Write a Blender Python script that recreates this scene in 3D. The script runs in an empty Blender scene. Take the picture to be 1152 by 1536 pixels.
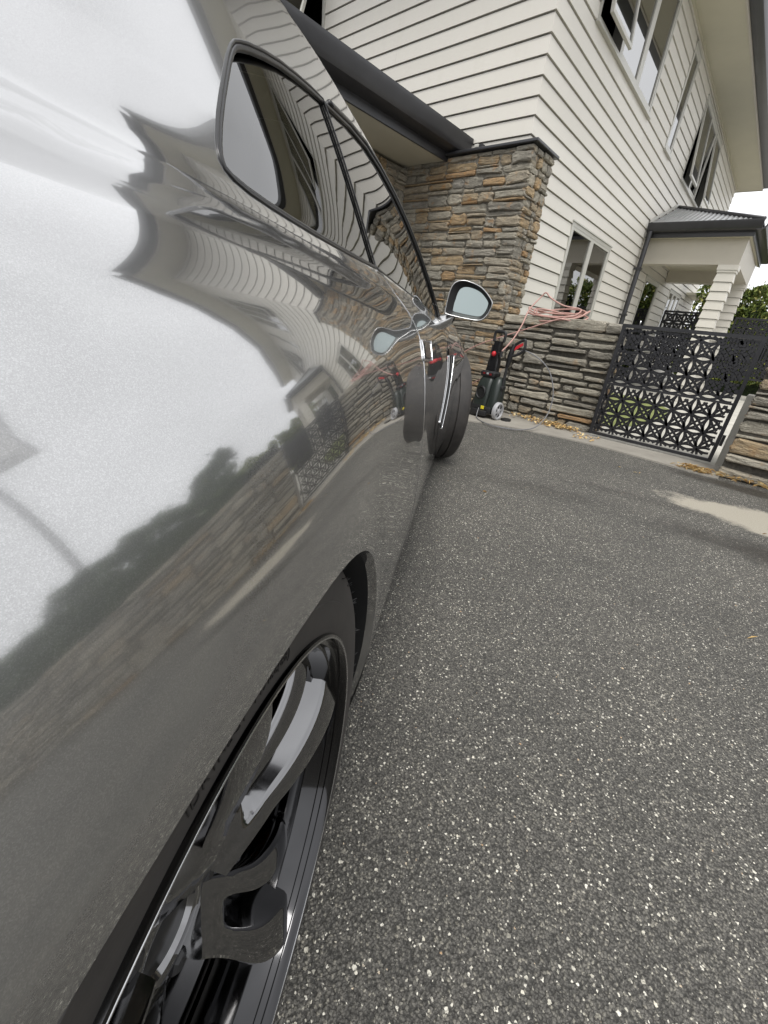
import bpy, bmesh, math, random
import numpy as np
from mathutils import Vector, Matrix
R = math.radians
PI = math.pi
random.seed(7)
S = bpy.context.scene
COL = S.collection

# ------------------------------------------------------------------ camera
CAM_H = 0.8466
cd = bpy.data.cameras.new('camera')
cam = bpy.data.objects.new('camera', cd)
COL.objects.link(cam)
cd.sensor_fit = 'VERTICAL'
cd.sensor_height = 36.0
cd.sensor_width = 27.0
cd.lens = 620.47 / 1536 * 36.0
cd.clip_start = 0.01
cd.clip_end = 2000
Mc = ((0.73753987, 0.6668388, 0.10658775), (0.35746983, -0.25161105, -0.89939269), (-0.57293129, 0.70143987, -0.42394793))
cx, cy, cz = Vector(Mc[0]), -Vector(Mc[1]), -Vector(Mc[2])
cam.matrix_world = Matrix(((cx.x, cy.x, cz.x, 0), (cx.y, cy.y, cz.y, 0), (cx.z, cy.z, cz.z, CAM_H), (0, 0, 0, 1)))
S.camera = cam

# ------------------------------------------------------------------ world, sun, exposure
SUN_EL, SUN_AZ = R(62), R(150)          # azimuth measured from +Y towards +X
w = bpy.data.worlds.new('World')
S.world = w
w.use_nodes = True
nt = w.node_tree
bg = nt.nodes['Background']
sky = nt.nodes.new('ShaderNodeTexSky')
sky.sky_type = 'NISHITA'
sky.sun_disc = False
sky.sun_elevation = SUN_EL
sky.sun_rotation = SUN_AZ
sky.air_density = 1.0
sky.dust_density = 4.0
sky.ozone_density = 1.0
hs = nt.nodes.new('ShaderNodeHueSaturation')
hs.inputs['Saturation'].default_value = 0.10
hs.inputs['Value'].default_value = 1.0
tc = nt.nodes.new('ShaderNodeTexCoord')
nz = nt.nodes.new('ShaderNodeTexNoise')
nz.inputs['Scale'].default_value = 2.2
nz.inputs['Detail'].default_value = 5
nz.inputs['Roughness'].default_value = 0.5
mr = nt.nodes.new('ShaderNodeMapRange')
mr.inputs['From Min'].default_value = 0.3
mr.inputs['From Max'].default_value = 0.7
mr.inputs['To Min'].default_value = 0.86
mr.inputs['To Max'].default_value = 1.1
# cloud deck evens the sky out: mix the clear sky with a flat overcast grey
mx = nt.nodes.new('ShaderNodeMix')
mx.data_type = 'RGBA'
mx.inputs['Factor'].default_value = 0.72
mx.inputs['B'].default_value = (9.3, 9.4, 9.6, 1)
mu = nt.nodes.new('ShaderNodeMix')
mu.data_type = 'RGBA'
mu.blend_type = 'MULTIPLY'
mu.inputs['Factor'].default_value = 1.0
nt.links.new(sky.outputs[0], hs.inputs['Color'])
nt.links.new(hs.outputs[0], mx.inputs['A'])
nt.links.new(tc.outputs['Generated'], nz.inputs['Vector'])
nt.links.new(nz.outputs['Fac'], mr.inputs['Value'])
nt.links.new(mx.outputs['Result'], mu.inputs['A'])
nt.links.new(mr.outputs[0], mu.inputs['B'])
nt.links.new(mu.outputs['Result'], bg.inputs['Color'])
bg.inputs['Strength'].default_value = 0.10

sd = bpy.data.lights.new('sun', 'SUN')
sd.energy = 1.2
sd.angle = R(22)
sd.color = (1.0, 0.97, 0.92)
sun = bpy.data.objects.new('sun', sd)
COL.objects.link(sun)
sdir = Vector((math.sin(SUN_AZ) * math.cos(SUN_EL), math.cos(SUN_AZ) * math.cos(SUN_EL), math.sin(SUN_EL)))
sun.rotation_euler = sdir.to_track_quat('Z', 'Y').to_euler()
sun.location = sdir * 30
S.view_settings.view_transform = 'Standard'
S.view_settings.look = 'None'
S.view_settings.exposure = 0.88
S.view_settings.gamma = 1.0
S.render.engine = 'CYCLES'
S.cycles.max_bounces = 7
S.cycles.diffuse_bounces = 3
S.cycles.transparent_max_bounces = 8

# ------------------------------------------------------------------ helpers
def tag(o, label=None, cat=None, group=None, kind=None):
    if label: o['label'] = label
    if cat: o['category'] = cat
    if group: o['group'] = group
    if kind: o['kind'] = kind
    return o

def empty(name, loc=(0, 0, 0), rz=0.0, parent=None):
    o = bpy.data.objects.new(name, None)
    o.empty_display_size = 0.1
    COL.objects.link(o)
    o.location = loc
    o.rotation_euler = (0, 0, rz)
    o.parent = parent
    return o

def mesh_obj(name, verts, faces, mat=None, parent=None, smooth=False, angle=None):
    me = bpy.data.meshes.new(name)
    me.from_pydata([tuple(v) for v in verts], [], faces)
    if me.validate(): print("INVALID MESH", name)
    me.update()
    if mat: me.materials.append(mat)
    if smooth:
        me.polygons.foreach_set('use_smooth', [True] * len(me.polygons))
        if angle is not None and hasattr(me, 'set_sharp_from_angle'):
            me.set_sharp_from_angle(angle=R(angle))
    o = bpy.data.objects.new(name, me)
    COL.objects.link(o)
    o.parent = parent
    return o

class MB:
    def __init__(self):
        self.v = []
        self.f = []
    def add(self, vs, fs):
        n = len(self.v)
        self.v += [tuple(p) for p in vs]
        self.f += [tuple(i + n for i in q) for q in fs]
        return self
    def box(self, x0, y0, z0, x1, y1, z1):
        vs = [(x0, y0, z0), (x1, y0, z0), (x1, y1, z0), (x0, y1, z0), (x0, y0, z1), (x1, y0, z1), (x1, y1, z1), (x0, y1, z1)]
        return self.add(vs, [(0, 3, 2, 1), (4, 5, 6, 7), (0, 1, 5, 4), (1, 2, 6, 5), (2, 3, 7, 6), (3, 0, 4, 7)])
    def cbox(self, x0, y0, z0, x1, y1, z1, c=0.004):
        """box with chamfered edges"""
        bm = bmesh.new()
        bmesh.ops.create_cube(bm, size=1.0)
        bmesh.ops.bevel(bm, geom=list(bm.edges), offset=0.5, segments=1, affect='EDGES', clamp_overlap=True) if False else None
        sx, sy, sz = abs(x1 - x0), abs(y1 - y0), abs(z1 - z0)
        for v in bm.verts:
            v.co = Vector((v.co.x * sx, v.co.y * sy, v.co.z * sz))
        bmesh.ops.bevel(bm, geom=list(bm.edges), offset=min(c, 0.45 * min(sx, sy, sz)), segments=2, profile=0.5, affect='EDGES', clamp_overlap=True)
        o = Vector(((x0 + x1) / 2, (y0 + y1) / 2, (z0 + z1) / 2))
        bm.verts.index_update()
        vs = [v.co + o for v in bm.verts]
        fs = [[v.index for v in f.verts] for f in bm.faces]
        bm.free()
        return self.add(vs, fs)
    def prism(self, poly, d):
        """poly: list of 3D points, extruded by vector d"""
        n = len(poly)
        d = Vector(d)
        a = [Vector(p) for p in poly]
        vs = a + [p + d for p in a]
        fs = [tuple(range(n))[::-1], tuple(range(n, 2 * n))]
        for i in range(n):
            j = (i + 1) % n
            fs.append((i, j, n + j, n + i))
        return self.add(vs, fs)
    def tube(self, pts, r, n=8, cap=True, closed=False):
        pts = [Vector(p) for p in pts]
        m = len(pts)
        rs = r if isinstance(r, (list, tuple)) else [r] * m
        vs, fs = [], []
        t0 = (pts[1] - pts[0]).normalized()
        up = Vector((0, 0, 1)) if abs(t0.z) < 0.9 else Vector((1, 0, 0))
        nrm = (up - t0 * up.dot(t0)).normalized()
        for i in range(m):
            if closed:
                t = (pts[(i + 1) % m] - pts[i - 1]).normalized()
            else:
                t = (pts[min(i + 1, m - 1)] - pts[max(i - 1, 0)]).normalized()
            nrm = (nrm - t * nrm.dot(t)).normalized()
            b = t.cross(nrm)
            for k in range(n):
                a = 2 * PI * k / n
                vs.append(pts[i] + (nrm * math.cos(a) + b * math.sin(a)) * rs[i])
        for i in range(m if closed else m - 1):
            for k in range(n):
                a, b_ = i * n + k, i * n + (k + 1) % n
                c, d = ((i + 1) % m) * n + (k + 1) % n, ((i + 1) % m) * n + k
                fs.append((a, b_, c, d))
        if cap and not closed:
            fs.append(tuple(range(n))[::-1])
            fs.append(tuple((m - 1) * n + k for k in range(n)))
        return self.add(vs, fs)
    def lathe(self, prof, n=48, axis='y', closed=False, c=(0, 0, 0)):
        """prof: list of (r, a); a along the axis"""
        vs, fs = [], []
        m = len(prof)
        for k in range(n):
            t = 2 * PI * k / n
            for (r, a) in prof:
                if axis == 'y': vs.append((c[0] + r * math.cos(t), c[1] + a, c[2] + r * math.sin(t)))
                elif axis == 'x': vs.append((c[0] + a, c[1] + r * math.cos(t), c[2] + r * math.sin(t)))
                else: vs.append((c[0] + r * math.cos(t), c[1] + r * math.sin(t), c[2] + a))
        for k in range(n):
            k2 = (k + 1) % n
            for i in range(m if closed else m - 1):
                j = (i + 1) % m
                fs.append((k * m + i, k * m + j, k2 * m + j, k2 * m + i))
        return self.add(vs, fs)
    def build(self, name, mat, parent=None, smooth=False, angle=None):
        return mesh_obj(name, self.v, self.f, mat, parent, smooth, angle)

def copy_tree(o, parent=None):
    c = o.copy()
    COL.objects.link(c)
    c.parent = parent
    for ch in list(o.children):
        copy_tree(ch, c)
    return c

def catmull(pts, n=8, closed=False):
    pts = [Vector(p) for p in pts]
    out = []
    m = len(pts)
    rng = range(m if closed else m - 1)
    for i in rng:
        if closed:
            p0, p1, p2, p3 = pts[i - 1], pts[i], pts[(i + 1) % m], pts[(i + 2) % m]
        else:
            p0, p1, p2, p3 = pts[max(i - 1, 0)], pts[i], pts[i + 1], pts[min(i + 2, m - 1)]
        for k in range(n):
            t = k / n
            out.append(0.5 * ((2 * p1) + (p2 - p0) * t + (2 * p0 - 5 * p1 + 4 * p2 - p3) * t * t + (3 * p1 - p0 - 3 * p2 + p3) * t ** 3))
    if not closed: out.append(pts[-1])
    return out

# ------------------------------------------------------------------ materials
MATS = {}
class NT:
    """small node helper around one material"""
    def __init__(self, name, color=(0.5, 0.5, 0.5), rough=0.5, metal=0.0):
        m = bpy.data.materials.new(name)
        m.use_nodes = True
        self.m, self.t = m, m.node_tree
        self.b = self.t.nodes['Principled BSDF']
        self.set(**{'Base Color': (*color, 1), 'Roughness': rough, 'Metallic': metal})
        MATS[name] = m
    def set(self, **k):
        for a, v in k.items(): self.b.inputs[a].default_value = v
        return self
    def node(self, typ, **k):
        n = self.t.nodes.new(typ)
        for a, v in k.items():
            if a in ('noise_dimensions', 'feature', 'distance', 'blend_type', 'data_type', 'operation', 'voronoi_dimensions', 'interpolation_type', 'bands_direction', 'wave_type'): setattr(n, a, v)
            else: n.inputs[a.replace('_', ' ')].default_value = v
        return n
    def link(self, a, b): self.t.links.new(a, b)
    def coords(self, kind='Object', scale=None):
        tc = self.node('ShaderNodeTexCoord')
        if scale is None: return tc.outputs[kind]
        mp = self.node('ShaderNodeMapping')
        mp.inputs['Scale'].default_value = scale
        self.link(tc.outputs[kind], mp.inputs['Vector'])
        return mp.outputs[0]
    def world(self, scale=None):
        g = self.node('ShaderNodeNewGeometry')
        if scale is None: return g.outputs['Position']
        mp = self.node('ShaderNodeMapping')
        mp.inputs['Scale'].default_value = scale
        self.link(g.outputs['Position'], mp.inputs['Vector'])
        return mp.outputs[0]
    def noise(self, vec, scale, detail=4, rough=0.55):
        n = self.node('ShaderNodeTexNoise')
        n.inputs['Scale'].default_value = scale
        n.inputs['Detail'].default_value = detail
        n.inputs['Roughness'].default_value = rough
        self.link(vec, n.inputs['Vector'])
        return n.outputs['Fac']
    def ramp(self, fac, stops, interp='LINEAR'):
        r = self.node('ShaderNodeValToRGB')
        r.color_ramp.interpolation = interp
        e = r.color_ramp.elements
        while len(e) < len(stops): e.new(0.5)
        for i, (p, c) in enumerate(stops):
            e[i].position = p
            e[i].color = (*c, 1) if len(c) == 3 else c
        self.link(fac, r.inputs['Fac'])
        return r.outputs['Color']
    def mix(self, fac, a, b, mode='MIX'):
        n = self.node('ShaderNodeMix')
        n.data_type = 'RGBA'
        n.blend_type = mode
        if isinstance(fac, (int, float)): n.inputs['Factor'].default_value = fac
        else: self.link(fac, n.inputs['Factor'])
        for s, x in (('A', a), ('B', b)):
            if isinstance(x, tuple): n.inputs[s].default_value = (*x, 1)
            else: self.link(x, n.inputs[s])
        return n.outputs['Result']
    def rng(self, v, a, b, c, d):
        n = self.node('ShaderNodeMapRange')
        for nm, x in (('From Min', a), ('From Max', b), ('To Min', c), ('To Max', d)): n.inputs[nm].default_value = x
        self.link(v, n.inputs['Value'])
        return n.outputs[0]
    def base(self, c): self.link(c, self.b.inputs['Base Color']); return self
    def rough(self, c): self.link(c, self.b.inputs['Roughness']); return self
    def bump(self, h, strength=0.3, dist=0.01):
        n = self.node('ShaderNodeBump')
        n.inputs['Strength'].default_value = strength
        n.inputs['Distance'].default_value = dist
        self.link(h, n.inputs['Height'])
        self.link(n.outputs[0], self.b.inputs['Normal'])
        return self

# asphalt with light chips, damp stains and one dry patch of pale grit
a = NT('asphalt', (0.06, 0.06, 0.058), 0.8)
p = a.world()
def vor(nt_, vec, scale, feature='F1', rnd=1.0):
    v = nt_.node('ShaderNodeTexVoronoi')
    v.feature = feature
    v.inputs['Scale'].default_value = scale
    v.inputs['Randomness'].default_value = rnd
    nt_.link(vec, v.inputs['Vector'])
    return v
def mth(nt_, op, x, y):
    n = nt_.node('ShaderNodeMath'); n.operation = op
    for k, q in enumerate((x, y)):
        if isinstance(q, (int, float)): n.inputs[k].default_value = q
        else: nt_.link(q, n.inputs[k])
    return n.outputs[0]
nzv = a.node('ShaderNodeTexNoise'); nzv.inputs['Scale'].default_value = 260
a.link(p, nzv.inputs['Vector'])
pv = a.node('ShaderNodeMix'); pv.data_type = 'VECTOR'; pv.inputs['Factor'].default_value = 0.006
a.link(p, pv.inputs['A']); a.link(nzv.outputs['Color'], pv.inputs['B'])
pw_ = pv.outputs['Result']
V1 = vor(a, pw_, 240)
sep = a.node('ShaderNodeSeparateColor'); a.link(V1.outputs['Color'], sep.inputs[0])
stonec = a.ramp(sep.outputs[0], [(0.0, (0.081, 0.080, 0.077)), (0.50, (0.121, 0.118, 0.113)), (0.80, (0.160, 0.157, 0.147)), (0.93, (0.215, 0.209, 0.191)), (1.0, (0.325, 0.313, 0.278))])
edge = a.rng(V1.outputs['Distance'], 0.34, 0.72, 1.0, 0.2)
col = a.mix(edge, (0.020, 0.020, 0.019), stonec)
def chips(scale, thr, r0, r1, col, ch):
    V = vor(a, pw_, scale)
    sp = a.node('ShaderNodeSeparateColor'); a.link(V.outputs['Color'], sp.inputs[0])
    m_ = mth(a, 'MULTIPLY', a.rng(sp.outputs[1], thr, thr + 0.004, 0.0, 1.0), a.rng(V.outputs['Distance'], r0, r1, 1.0, 0.0))
    cc = a.ramp(sp.outputs[0], [(0, (0.20, 0.195, 0.175)), (0.35, (0.50, 0.49, 0.44)), (0.9, (0.76, 0.75, 0.70)), (0.97, (0.70, 0.68, 0.6)), (1, (0.48, 0.33, 0.2))])
    return a.mix(m_, col, cc)
col = chips(190, 0.84, 0.27, 0.33, col, 1)
col = chips(125, 0.88, 0.25, 0.30, col, 1)
col = chips(84, 0.93, 0.24, 0.28, col, 1)
# shapes on the drive: helper makes a soft blob mask round (x, y) with radii
spx = a.node('ShaderNodeSeparateXYZ'); a.link(p, spx.inputs[0])
nwob = a.noise(p, 3.2, 5, 0.65)
nfin = a.noise(p, 26, 3, 0.7)
def blob(x, y, rx, ry, ang, soft=0.25, wob=0.9):
    dx, dy = mth(a, 'SUBTRACT', spx.outputs[0], x), mth(a, 'SUBTRACT', spx.outputs[1], y)
    c_, s_ = math.cos(ang), math.sin(ang)
    uu = mth(a, 'ADD', mth(a, 'MULTIPLY', dx, c_ / rx), mth(a, 'MULTIPLY', dy, s_ / rx))
    vv = mth(a, 'ADD', mth(a, 'MULTIPLY', dx, -s_ / ry), mth(a, 'MULTIPLY', dy, c_ / ry))
    d = mth(a, 'SQRT', mth(a, 'ADD', mth(a, 'MULTIPLY', uu, uu), mth(a, 'MULTIPLY', vv, vv)), 0)
    d = mth(a, 'ADD', d, mth(a, 'MULTIPLY', mth(a, 'SUBTRACT', nwob, 0.5), wob))
    d = mth(a, 'ADD', d, mth(a, 'MULTIPLY', mth(a, 'SUBTRACT', nfin, 0.5), 0.35))
    return a.rng(d, 1.0 - soft, 1.0 + soft, 1.0, 0.0)
damp = mth(a, 'MAXIMUM', blob(0.55, 2.66, 0.65, 0.15, 0.2, 0.4, 1.3), mth(a, 'MULTIPLY', blob(-0.75, 2.45, 0.42, 0.10, 0.35, 0.5, 1.6), 0.45))
damp = mth(a, 'MAXIMUM', damp, mth(a, 'MULTIPLY', blob(-0.30, 2.90, 0.5, 0.08, 0.2, 0.5, 1.6), 0.4))
damp = mth(a, 'MAXIMUM', damp, blob(0.55, 3.88, 0.9, 0.12, 0.0))
damp = mth(a, 'MAXIMUM', damp, a.rng(a.noise(p, 0.8, 5, 0.6), 0.58, 0.70, 0.0, 0.55))
wear = a.ramp(a.noise(p, 1.3, 4, 0.6), [(0.3, (0.84, 0.825, 0.785)), (0.7, (1.22, 1.18, 1.10))])
col = a.mix(1.0, col, wear, 'MULTIPLY')
col = a.mix(damp, col, a.mix(1.0, col, (0.45, 0.44, 0.43), 'MULTIPLY'))
grit = a.mix(a.noise(p, 210, 2, 0.8), (0.20, 0.18, 0.145), (0.56, 0.52, 0.43))
gm = blob(0.62, 3.20, 0.80, 0.25, 0.10, 0.12, 1.25)
col = a.mix(gm, col, grit)
a.base(col)
a.rough(a.rng(damp, 0, 1, 0.85, 0.42))
a.bump(mth(a, 'SUBTRACT', a.noise(p, 70, 3, 0.6), V1.outputs['Distance']), 1.0, 0.0035)

c = NT('concrete', (0.33, 0.31, 0.27), 0.85)
p = c.world()
c.base(c.mix(c.noise(p, 90, 3, 0.7), c.ramp(c.noise(p, 3.5, 5, 0.6), [(0.3, (0.25, 0.235, 0.205)), (0.7, (0.40, 0.38, 0.33))]), (0.24, 0.22, 0.19), 'MIX'))
c.bump(c.noise(p, 130, 3, 0.7), 0.3, 0.003)

c = NT('pale_concrete', (0.62, 0.60, 0.55), 0.8)
p = c.world()
c.base(c.ramp(c.noise(p, 4, 5, 0.65), [(0.3, (0.40, 0.385, 0.34)), (0.7, (0.54, 0.52, 0.465))]))
c.bump(c.noise(p, 160, 3, 0.7), 0.25, 0.002)

c = NT('dry_sand', (0.36, 0.33, 0.28), 0.95)
p = c.world()
c.base(c.mix(c.noise(p, 260, 2, 0.8), (0.14, 0.125, 0.10), (0.50, 0.46, 0.38)))
c.bump(c.noise(p, 240, 2, 0.8), 0.5, 0.003)

c = NT('lawn', (0.08, 0.12, 0.03), 0.9)
p = c.world()
c.base(c.ramp(c.noise(p, 30, 4, 0.7), [(0.3, (0.10, 0.13, 0.03)), (0.7, (0.27, 0.29, 0.10))]))

# stacked schist: each stone differs (object random) with layered streaks
def stone_mat(name, warm):
    m = NT(name, (0.3, 0.28, 0.24), 0.88)
    oi = m.node('ShaderNodeObjectInfo')
    greys = [(0.0, (0.287, 0.264, 0.219)), (0.18, (0.408, 0.378, 0.309)), (0.36, (0.513, 0.468, 0.371)), (0.52, (0.347, 0.325, 0.280)), (1 - warm * 1.6, (0.544, 0.498, 0.400)), (1 - warm, (0.438, 0.368, 0.266)), (1 - warm * 0.4, (0.507, 0.372, 0.212)), (1.0, (0.496, 0.301, 0.142))]
    base = m.ramp(oi.outputs['Random'], greys)
    tc = m.node('ShaderNodeTexCoord')
    ad = m.node('ShaderNodeVectorMath'); ad.operation = 'ADD'
    g = m.node('ShaderNodeNewGeometry')
    m.link(g.outputs['Position'], ad.inputs[0])
    sc = m.node('ShaderNodeVectorMath'); sc.operation = 'SCALE'; sc.inputs['Scale'].default_value = 0.02
    m.link(tc.outputs['Normal'], sc.inputs[0]); m.link(sc.outputs[0], ad.inputs[1])
    mp = m.node('ShaderNodeMapping'); mp.inputs['Scale'].default_value = (1, 1, 5.0)
    m.link(ad.outputs[0], mp.inputs['Vector'])
    streak = m.noise(mp.outputs[0], 11, 6, 0.68)
    blot = m.noise(g.outputs['Position'], 9, 4, 0.6)
    c1 = m.mix(m.rng(streak, 0.36, 0.66, 0, 1), m.mix(0.62, base, (0.075, 0.07, 0.06)), base)
    rust = m.rng(blot, 0.57, 0.70, 0, 0.7 if warm > 0.1 else 0.35)
    c2 = m.mix(rust, c1, (0.44, 0.235, 0.085))
    pale = m.rng(m.noise(g.outputs['Position'], 26, 4, 0.7), 0.56, 0.75, 0, 0.55)
    c3 = m.mix(pale, c2, (0.50, 0.47, 0.38))
    m.base(c3)
    hh = m.node('ShaderNodeMath'); hh.operation = 'ADD'
    m.link(streak, hh.inputs[0]); m.link(m.noise(g.outputs['Position'], 70, 4, 0.7), hh.inputs[1])
    m.bump(hh.outputs[0], 1.0, 0.022)
stone_mat('schist_warm', 0.30)
stone_mat('schist_grey', 0.08)
stone_mat('schist_cap', 0.02)
c = NT('mortar', (0.24, 0.22, 0.185), 0.95)
p = c.world()
c.base(c.ramp(c.noise(p, 40, 4, 0.7), [(0.3, (0.13, 0.12, 0.10)), (0.7, (0.36, 0.335, 0.28))]))
c.bump(c.noise(p, 60, 4, 0.7), 0.8, 0.01)

c = NT('dark_mortar', (0.07, 0.06, 0.05), 0.95)
p = c.world()
c.base(c.ramp(c.noise(p, 40, 4, 0.7), [(0.3, (0.04, 0.036, 0.03)), (0.7, (0.12, 0.11, 0.09))]))
def paint(name, col, rough=0.45, nscale=6, var=0.06):
    m = NT(name, col, rough)
    p = m.world()
    lo = tuple(x * (1 - var) for x in col)
    hi = tuple(min(1, x * (1 + var)) for x in col)
    m.base(m.ramp(m.noise(p, nscale, 5, 0.65), [(0.3, lo), (0.7, hi)]))
    m.bump(m.noise(p, 220, 2, 0.6), 0.05, 0.001)
    return m
m = NT('weatherboard_paint', (0.64, 0.62, 0.575), 0.5)
p = m.world(); oi = m.node('ShaderNodeObjectInfo')
bc = m.mix(m.rng(oi.outputs['Random'], 0, 1, 0, 1), (0.555, 0.53, 0.475), (0.605, 0.58, 0.525))
gr_ = m.noise(m.world((1, 1, 0.35)), 5, 6, 0.7)
m.base(m.mix(m.rng(gr_, 0.55, 0.80, 0.0, 0.35), bc, (0.47, 0.44, 0.38)))
m.bump(m.noise(m.world((0.6, 0.6, 8)), 30, 3, 0.6), 0.06, 0.001)
paint('corner_paint', (0.72, 0.69, 0.63), 0.5, 3, 0.04)
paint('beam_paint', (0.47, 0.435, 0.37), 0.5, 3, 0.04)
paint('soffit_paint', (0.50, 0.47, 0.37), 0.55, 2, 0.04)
paint('frame_paint', (0.46, 0.45, 0.41), 0.35, 4, 0.03)
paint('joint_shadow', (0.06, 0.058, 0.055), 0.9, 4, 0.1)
m = paint('charcoal_metal', (0.040, 0.040, 0.043), 0.33, 5, 0.15); m.set(**{'Metallic': 0.25})
m = paint('gate_black', (0.022, 0.022, 0.025), 0.42, 8, 0.25); m.set(**{'Metallic': 0.2})
m = paint('corrugated_steel', (0.33, 0.335, 0.34), 0.38, 5, 0.15); m.set(**{'Metallic': 0.5})
paint('dark_room', (0.012, 0.012, 0.012), 0.9)
paint('curtain', (0.30, 0.29, 0.27), 0.9, 30, 0.15)
paint('garage_door_paint', (0.10, 0.10, 0.10), 0.5)

def glass_mat(name, tint, ior=1.5, haze=0.0):
    m = bpy.data.materials.new(name); m.use_nodes = True
    t = m.node_tree; t.nodes.clear()
    out = t.nodes.new('ShaderNodeOutputMaterial')
    tr = t.nodes.new('ShaderNodeBsdfTransparent'); tr.inputs['Color'].default_value = (*tint, 1)
    gl = t.nodes.new('ShaderNodeBsdfGlossy'); gl.inputs['Roughness'].default_value = haze
    gl.inputs['Color'].default_value = (1, 1, 1, 1)
    fr = t.nodes.new('ShaderNodeFresnel'); fr.inputs['IOR'].default_value = ior
    mixn = t.nodes.new('ShaderNodeMixShader')
    t.links.new(fr.outputs[0], mixn.inputs[0]); t.links.new(tr.outputs[0], mixn.inputs[1]); t.links.new(gl.outputs[0], mixn.inputs[2])
    t.links.new(mixn.outputs[0], out.inputs[0])
    MATS[name] = m
glass_mat('window_glass', (0.42, 0.45, 0.45), 2.9)
glass_mat('upper_glass', (0.3, 0.32, 0.32), 5.5)
glass_mat('car_glass', (0.10, 0.11, 0.105), 2.25)

# car paint: metallic flake base under a clear coat, a tight and a broad flake lobe
c = NT('car_paint', (0.46, 0.46, 0.46), 0.1, 1.0)
p = c.coords('Object')
fl = vor(c, p, 3800)
fs_ = c.node('ShaderNodeSeparateColor'); c.link(fl.outputs['Color'], fs_.inputs[0])
fcol = c.ramp(fs_.outputs[0], [(0.0, (0.42, 0.42, 0.42)), (0.7, (0.47, 0.47, 0.47)), (1.0, (0.54, 0.54, 0.54))])
c.base(fcol)
c.set(**{'Coat Weight': 1.0, 'Coat Roughness': 0.01, 'Coat IOR': 1.65, 'Roughness': 0.085})
b2 = c.node('ShaderNodeBsdfPrincipled')
for k_, v_ in (('Metallic', 1.0), ('Roughness', 0.42), ('Coat Weight', 1.0), ('Coat Roughness', 0.01), ('Coat IOR', 1.7)): b2.inputs[k_].default_value = v_
c.link(fcol, b2.inputs['Base Color'])
ms = c.node('ShaderNodeMixShader'); ms.inputs[0].default_value = 0.32
c.link(c.b.outputs[0], ms.inputs[1]); c.link(b2.outputs[0], ms.inputs[2])
c.link(ms.outputs[0], c.t.nodes['Material Output'].inputs['Surface'])
NT('chrome', (0.85, 0.85, 0.86), 0.06, 1.0)
NT('satin_silver', (0.62, 0.62, 0.63), 0.22, 1.0)
NT('trim_grey', (0.22, 0.22, 0.225), 0.2, 0.9)
NT('black_trim', (0.012, 0.012, 0.013), 0.28)
NT('black_plastic', (0.016, 0.016, 0.017), 0.5)
NT('wheel_well', (0.006, 0.006, 0.006), 0.95)
m = NT('wheel_metal', (0.17, 0.17, 0.174), 0.10, 1.0); m.set(**{'Coat Weight': 1.0, 'Coat Roughness': 0.02, 'Coat IOR': 1.5})
m = NT('rim_barrel', (0.05, 0.05, 0.052), 0.07, 1.0); m.set(**{'Coat Weight': 0.15, 'Coat Roughness': 0.05})
NT('rim_lip_highlight', (0.55, 0.55, 0.56), 0.18, 1.0)
m = NT('rubber', (0.028, 0.026, 0.024), 0.62)
p = m.coords('Object')
m.base(m.ramp(m.noise(p, 18, 4, 0.6), [(0.3, (0.022, 0.020, 0.019)), (0.7, (0.038, 0.034, 0.031))]))
m.bump(m.noise(p, 400, 2, 0.6), 0.1, 0.001)
NT('rubber_letter', (0.008, 0.007, 0.007), 0.45)
m = NT('caliper_orange', (0.62, 0.16, 0.02), 0.3); m.set(**{'Coat Weight': 0.6})
NT('brake_disc', (0.30, 0.29, 0.27), 0.35, 1.0)
NT('mirror_glass', (0.27, 0.31, 0.305), 0.03, 1.0)
NT('interior', (0.02, 0.02, 0.02), 0.7)
m = NT('lens_red', (0.35, 0.01, 0.01), 0.1); m.set(**{'Coat Weight': 1.0})
NT('lens_clear', (0.5, 0.5, 0.52), 0.08, 0.6)
NT('red_plastic', (0.50, 0.02, 0.03), 0.4)
NT('dark_red', (0.16, 0.01, 0.012), 0.4)
NT('yellow_label', (0.75, 0.62, 0.03), 0.5)
NT('white_label', (0.75, 0.75, 0.75), 0.5)
NT('sign_purple', (0.16, 0.10, 0.26), 0.5)
NT('grey_plastic', (0.34, 0.34, 0.35), 0.45)
NT('washer_green_black', (0.020, 0.026, 0.023), 0.38)
m = paint('hose_pink', (0.44, 0.255, 0.22), 0.45, 9, 0.1)
NT('hose_dark', (0.03, 0.03, 0.032), 0.4)
NT('hose_grey', (0.16, 0.16, 0.165), 0.4)
m = NT('dry_leaf', (0.42, 0.28, 0.11), 0.8)
oi = m.node('ShaderNodeNewGeometry')
m.base(m.ramp(oi.outputs['Random Per Island'], [(0, (0.30, 0.17, 0.06)), (0.35, (0.48, 0.30, 0.11)), (0.7, (0.62, 0.45, 0.19)), (1, (0.66, 0.56, 0.34))]))
def leaf_mat(name, stops):
    m = NT(name, stops[0][1], 0.55)
    g = m.node('ShaderNodeNewGeometry')
    m.base(m.ramp(g.outputs['Random Per Island'], stops))
    m.set(**{'Transmission Weight': 0.0})
leaf_mat('hedge_leaf', [(0, (0.018, 0.035, 0.012)), (0.45, (0.04, 0.075, 0.02)), (0.8, (0.075, 0.12, 0.03)), (1, (0.13, 0.16, 0.045))])
leaf_mat('bright_leaf', [(0, (0.05, 0.08, 0.015)), (0.45, (0.12, 0.17, 0.03)), (0.8, (0.21, 0.25, 0.05)), (1, (0.33, 0.31, 0.09))])
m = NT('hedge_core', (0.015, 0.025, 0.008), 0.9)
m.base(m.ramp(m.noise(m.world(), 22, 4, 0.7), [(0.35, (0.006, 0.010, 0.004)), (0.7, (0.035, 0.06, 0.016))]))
NT('bark', (0.10, 0.075, 0.05), 0.9)
NT('flower_pink', (0.5, 0.12, 0.14), 0.7)
M = MATS

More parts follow.
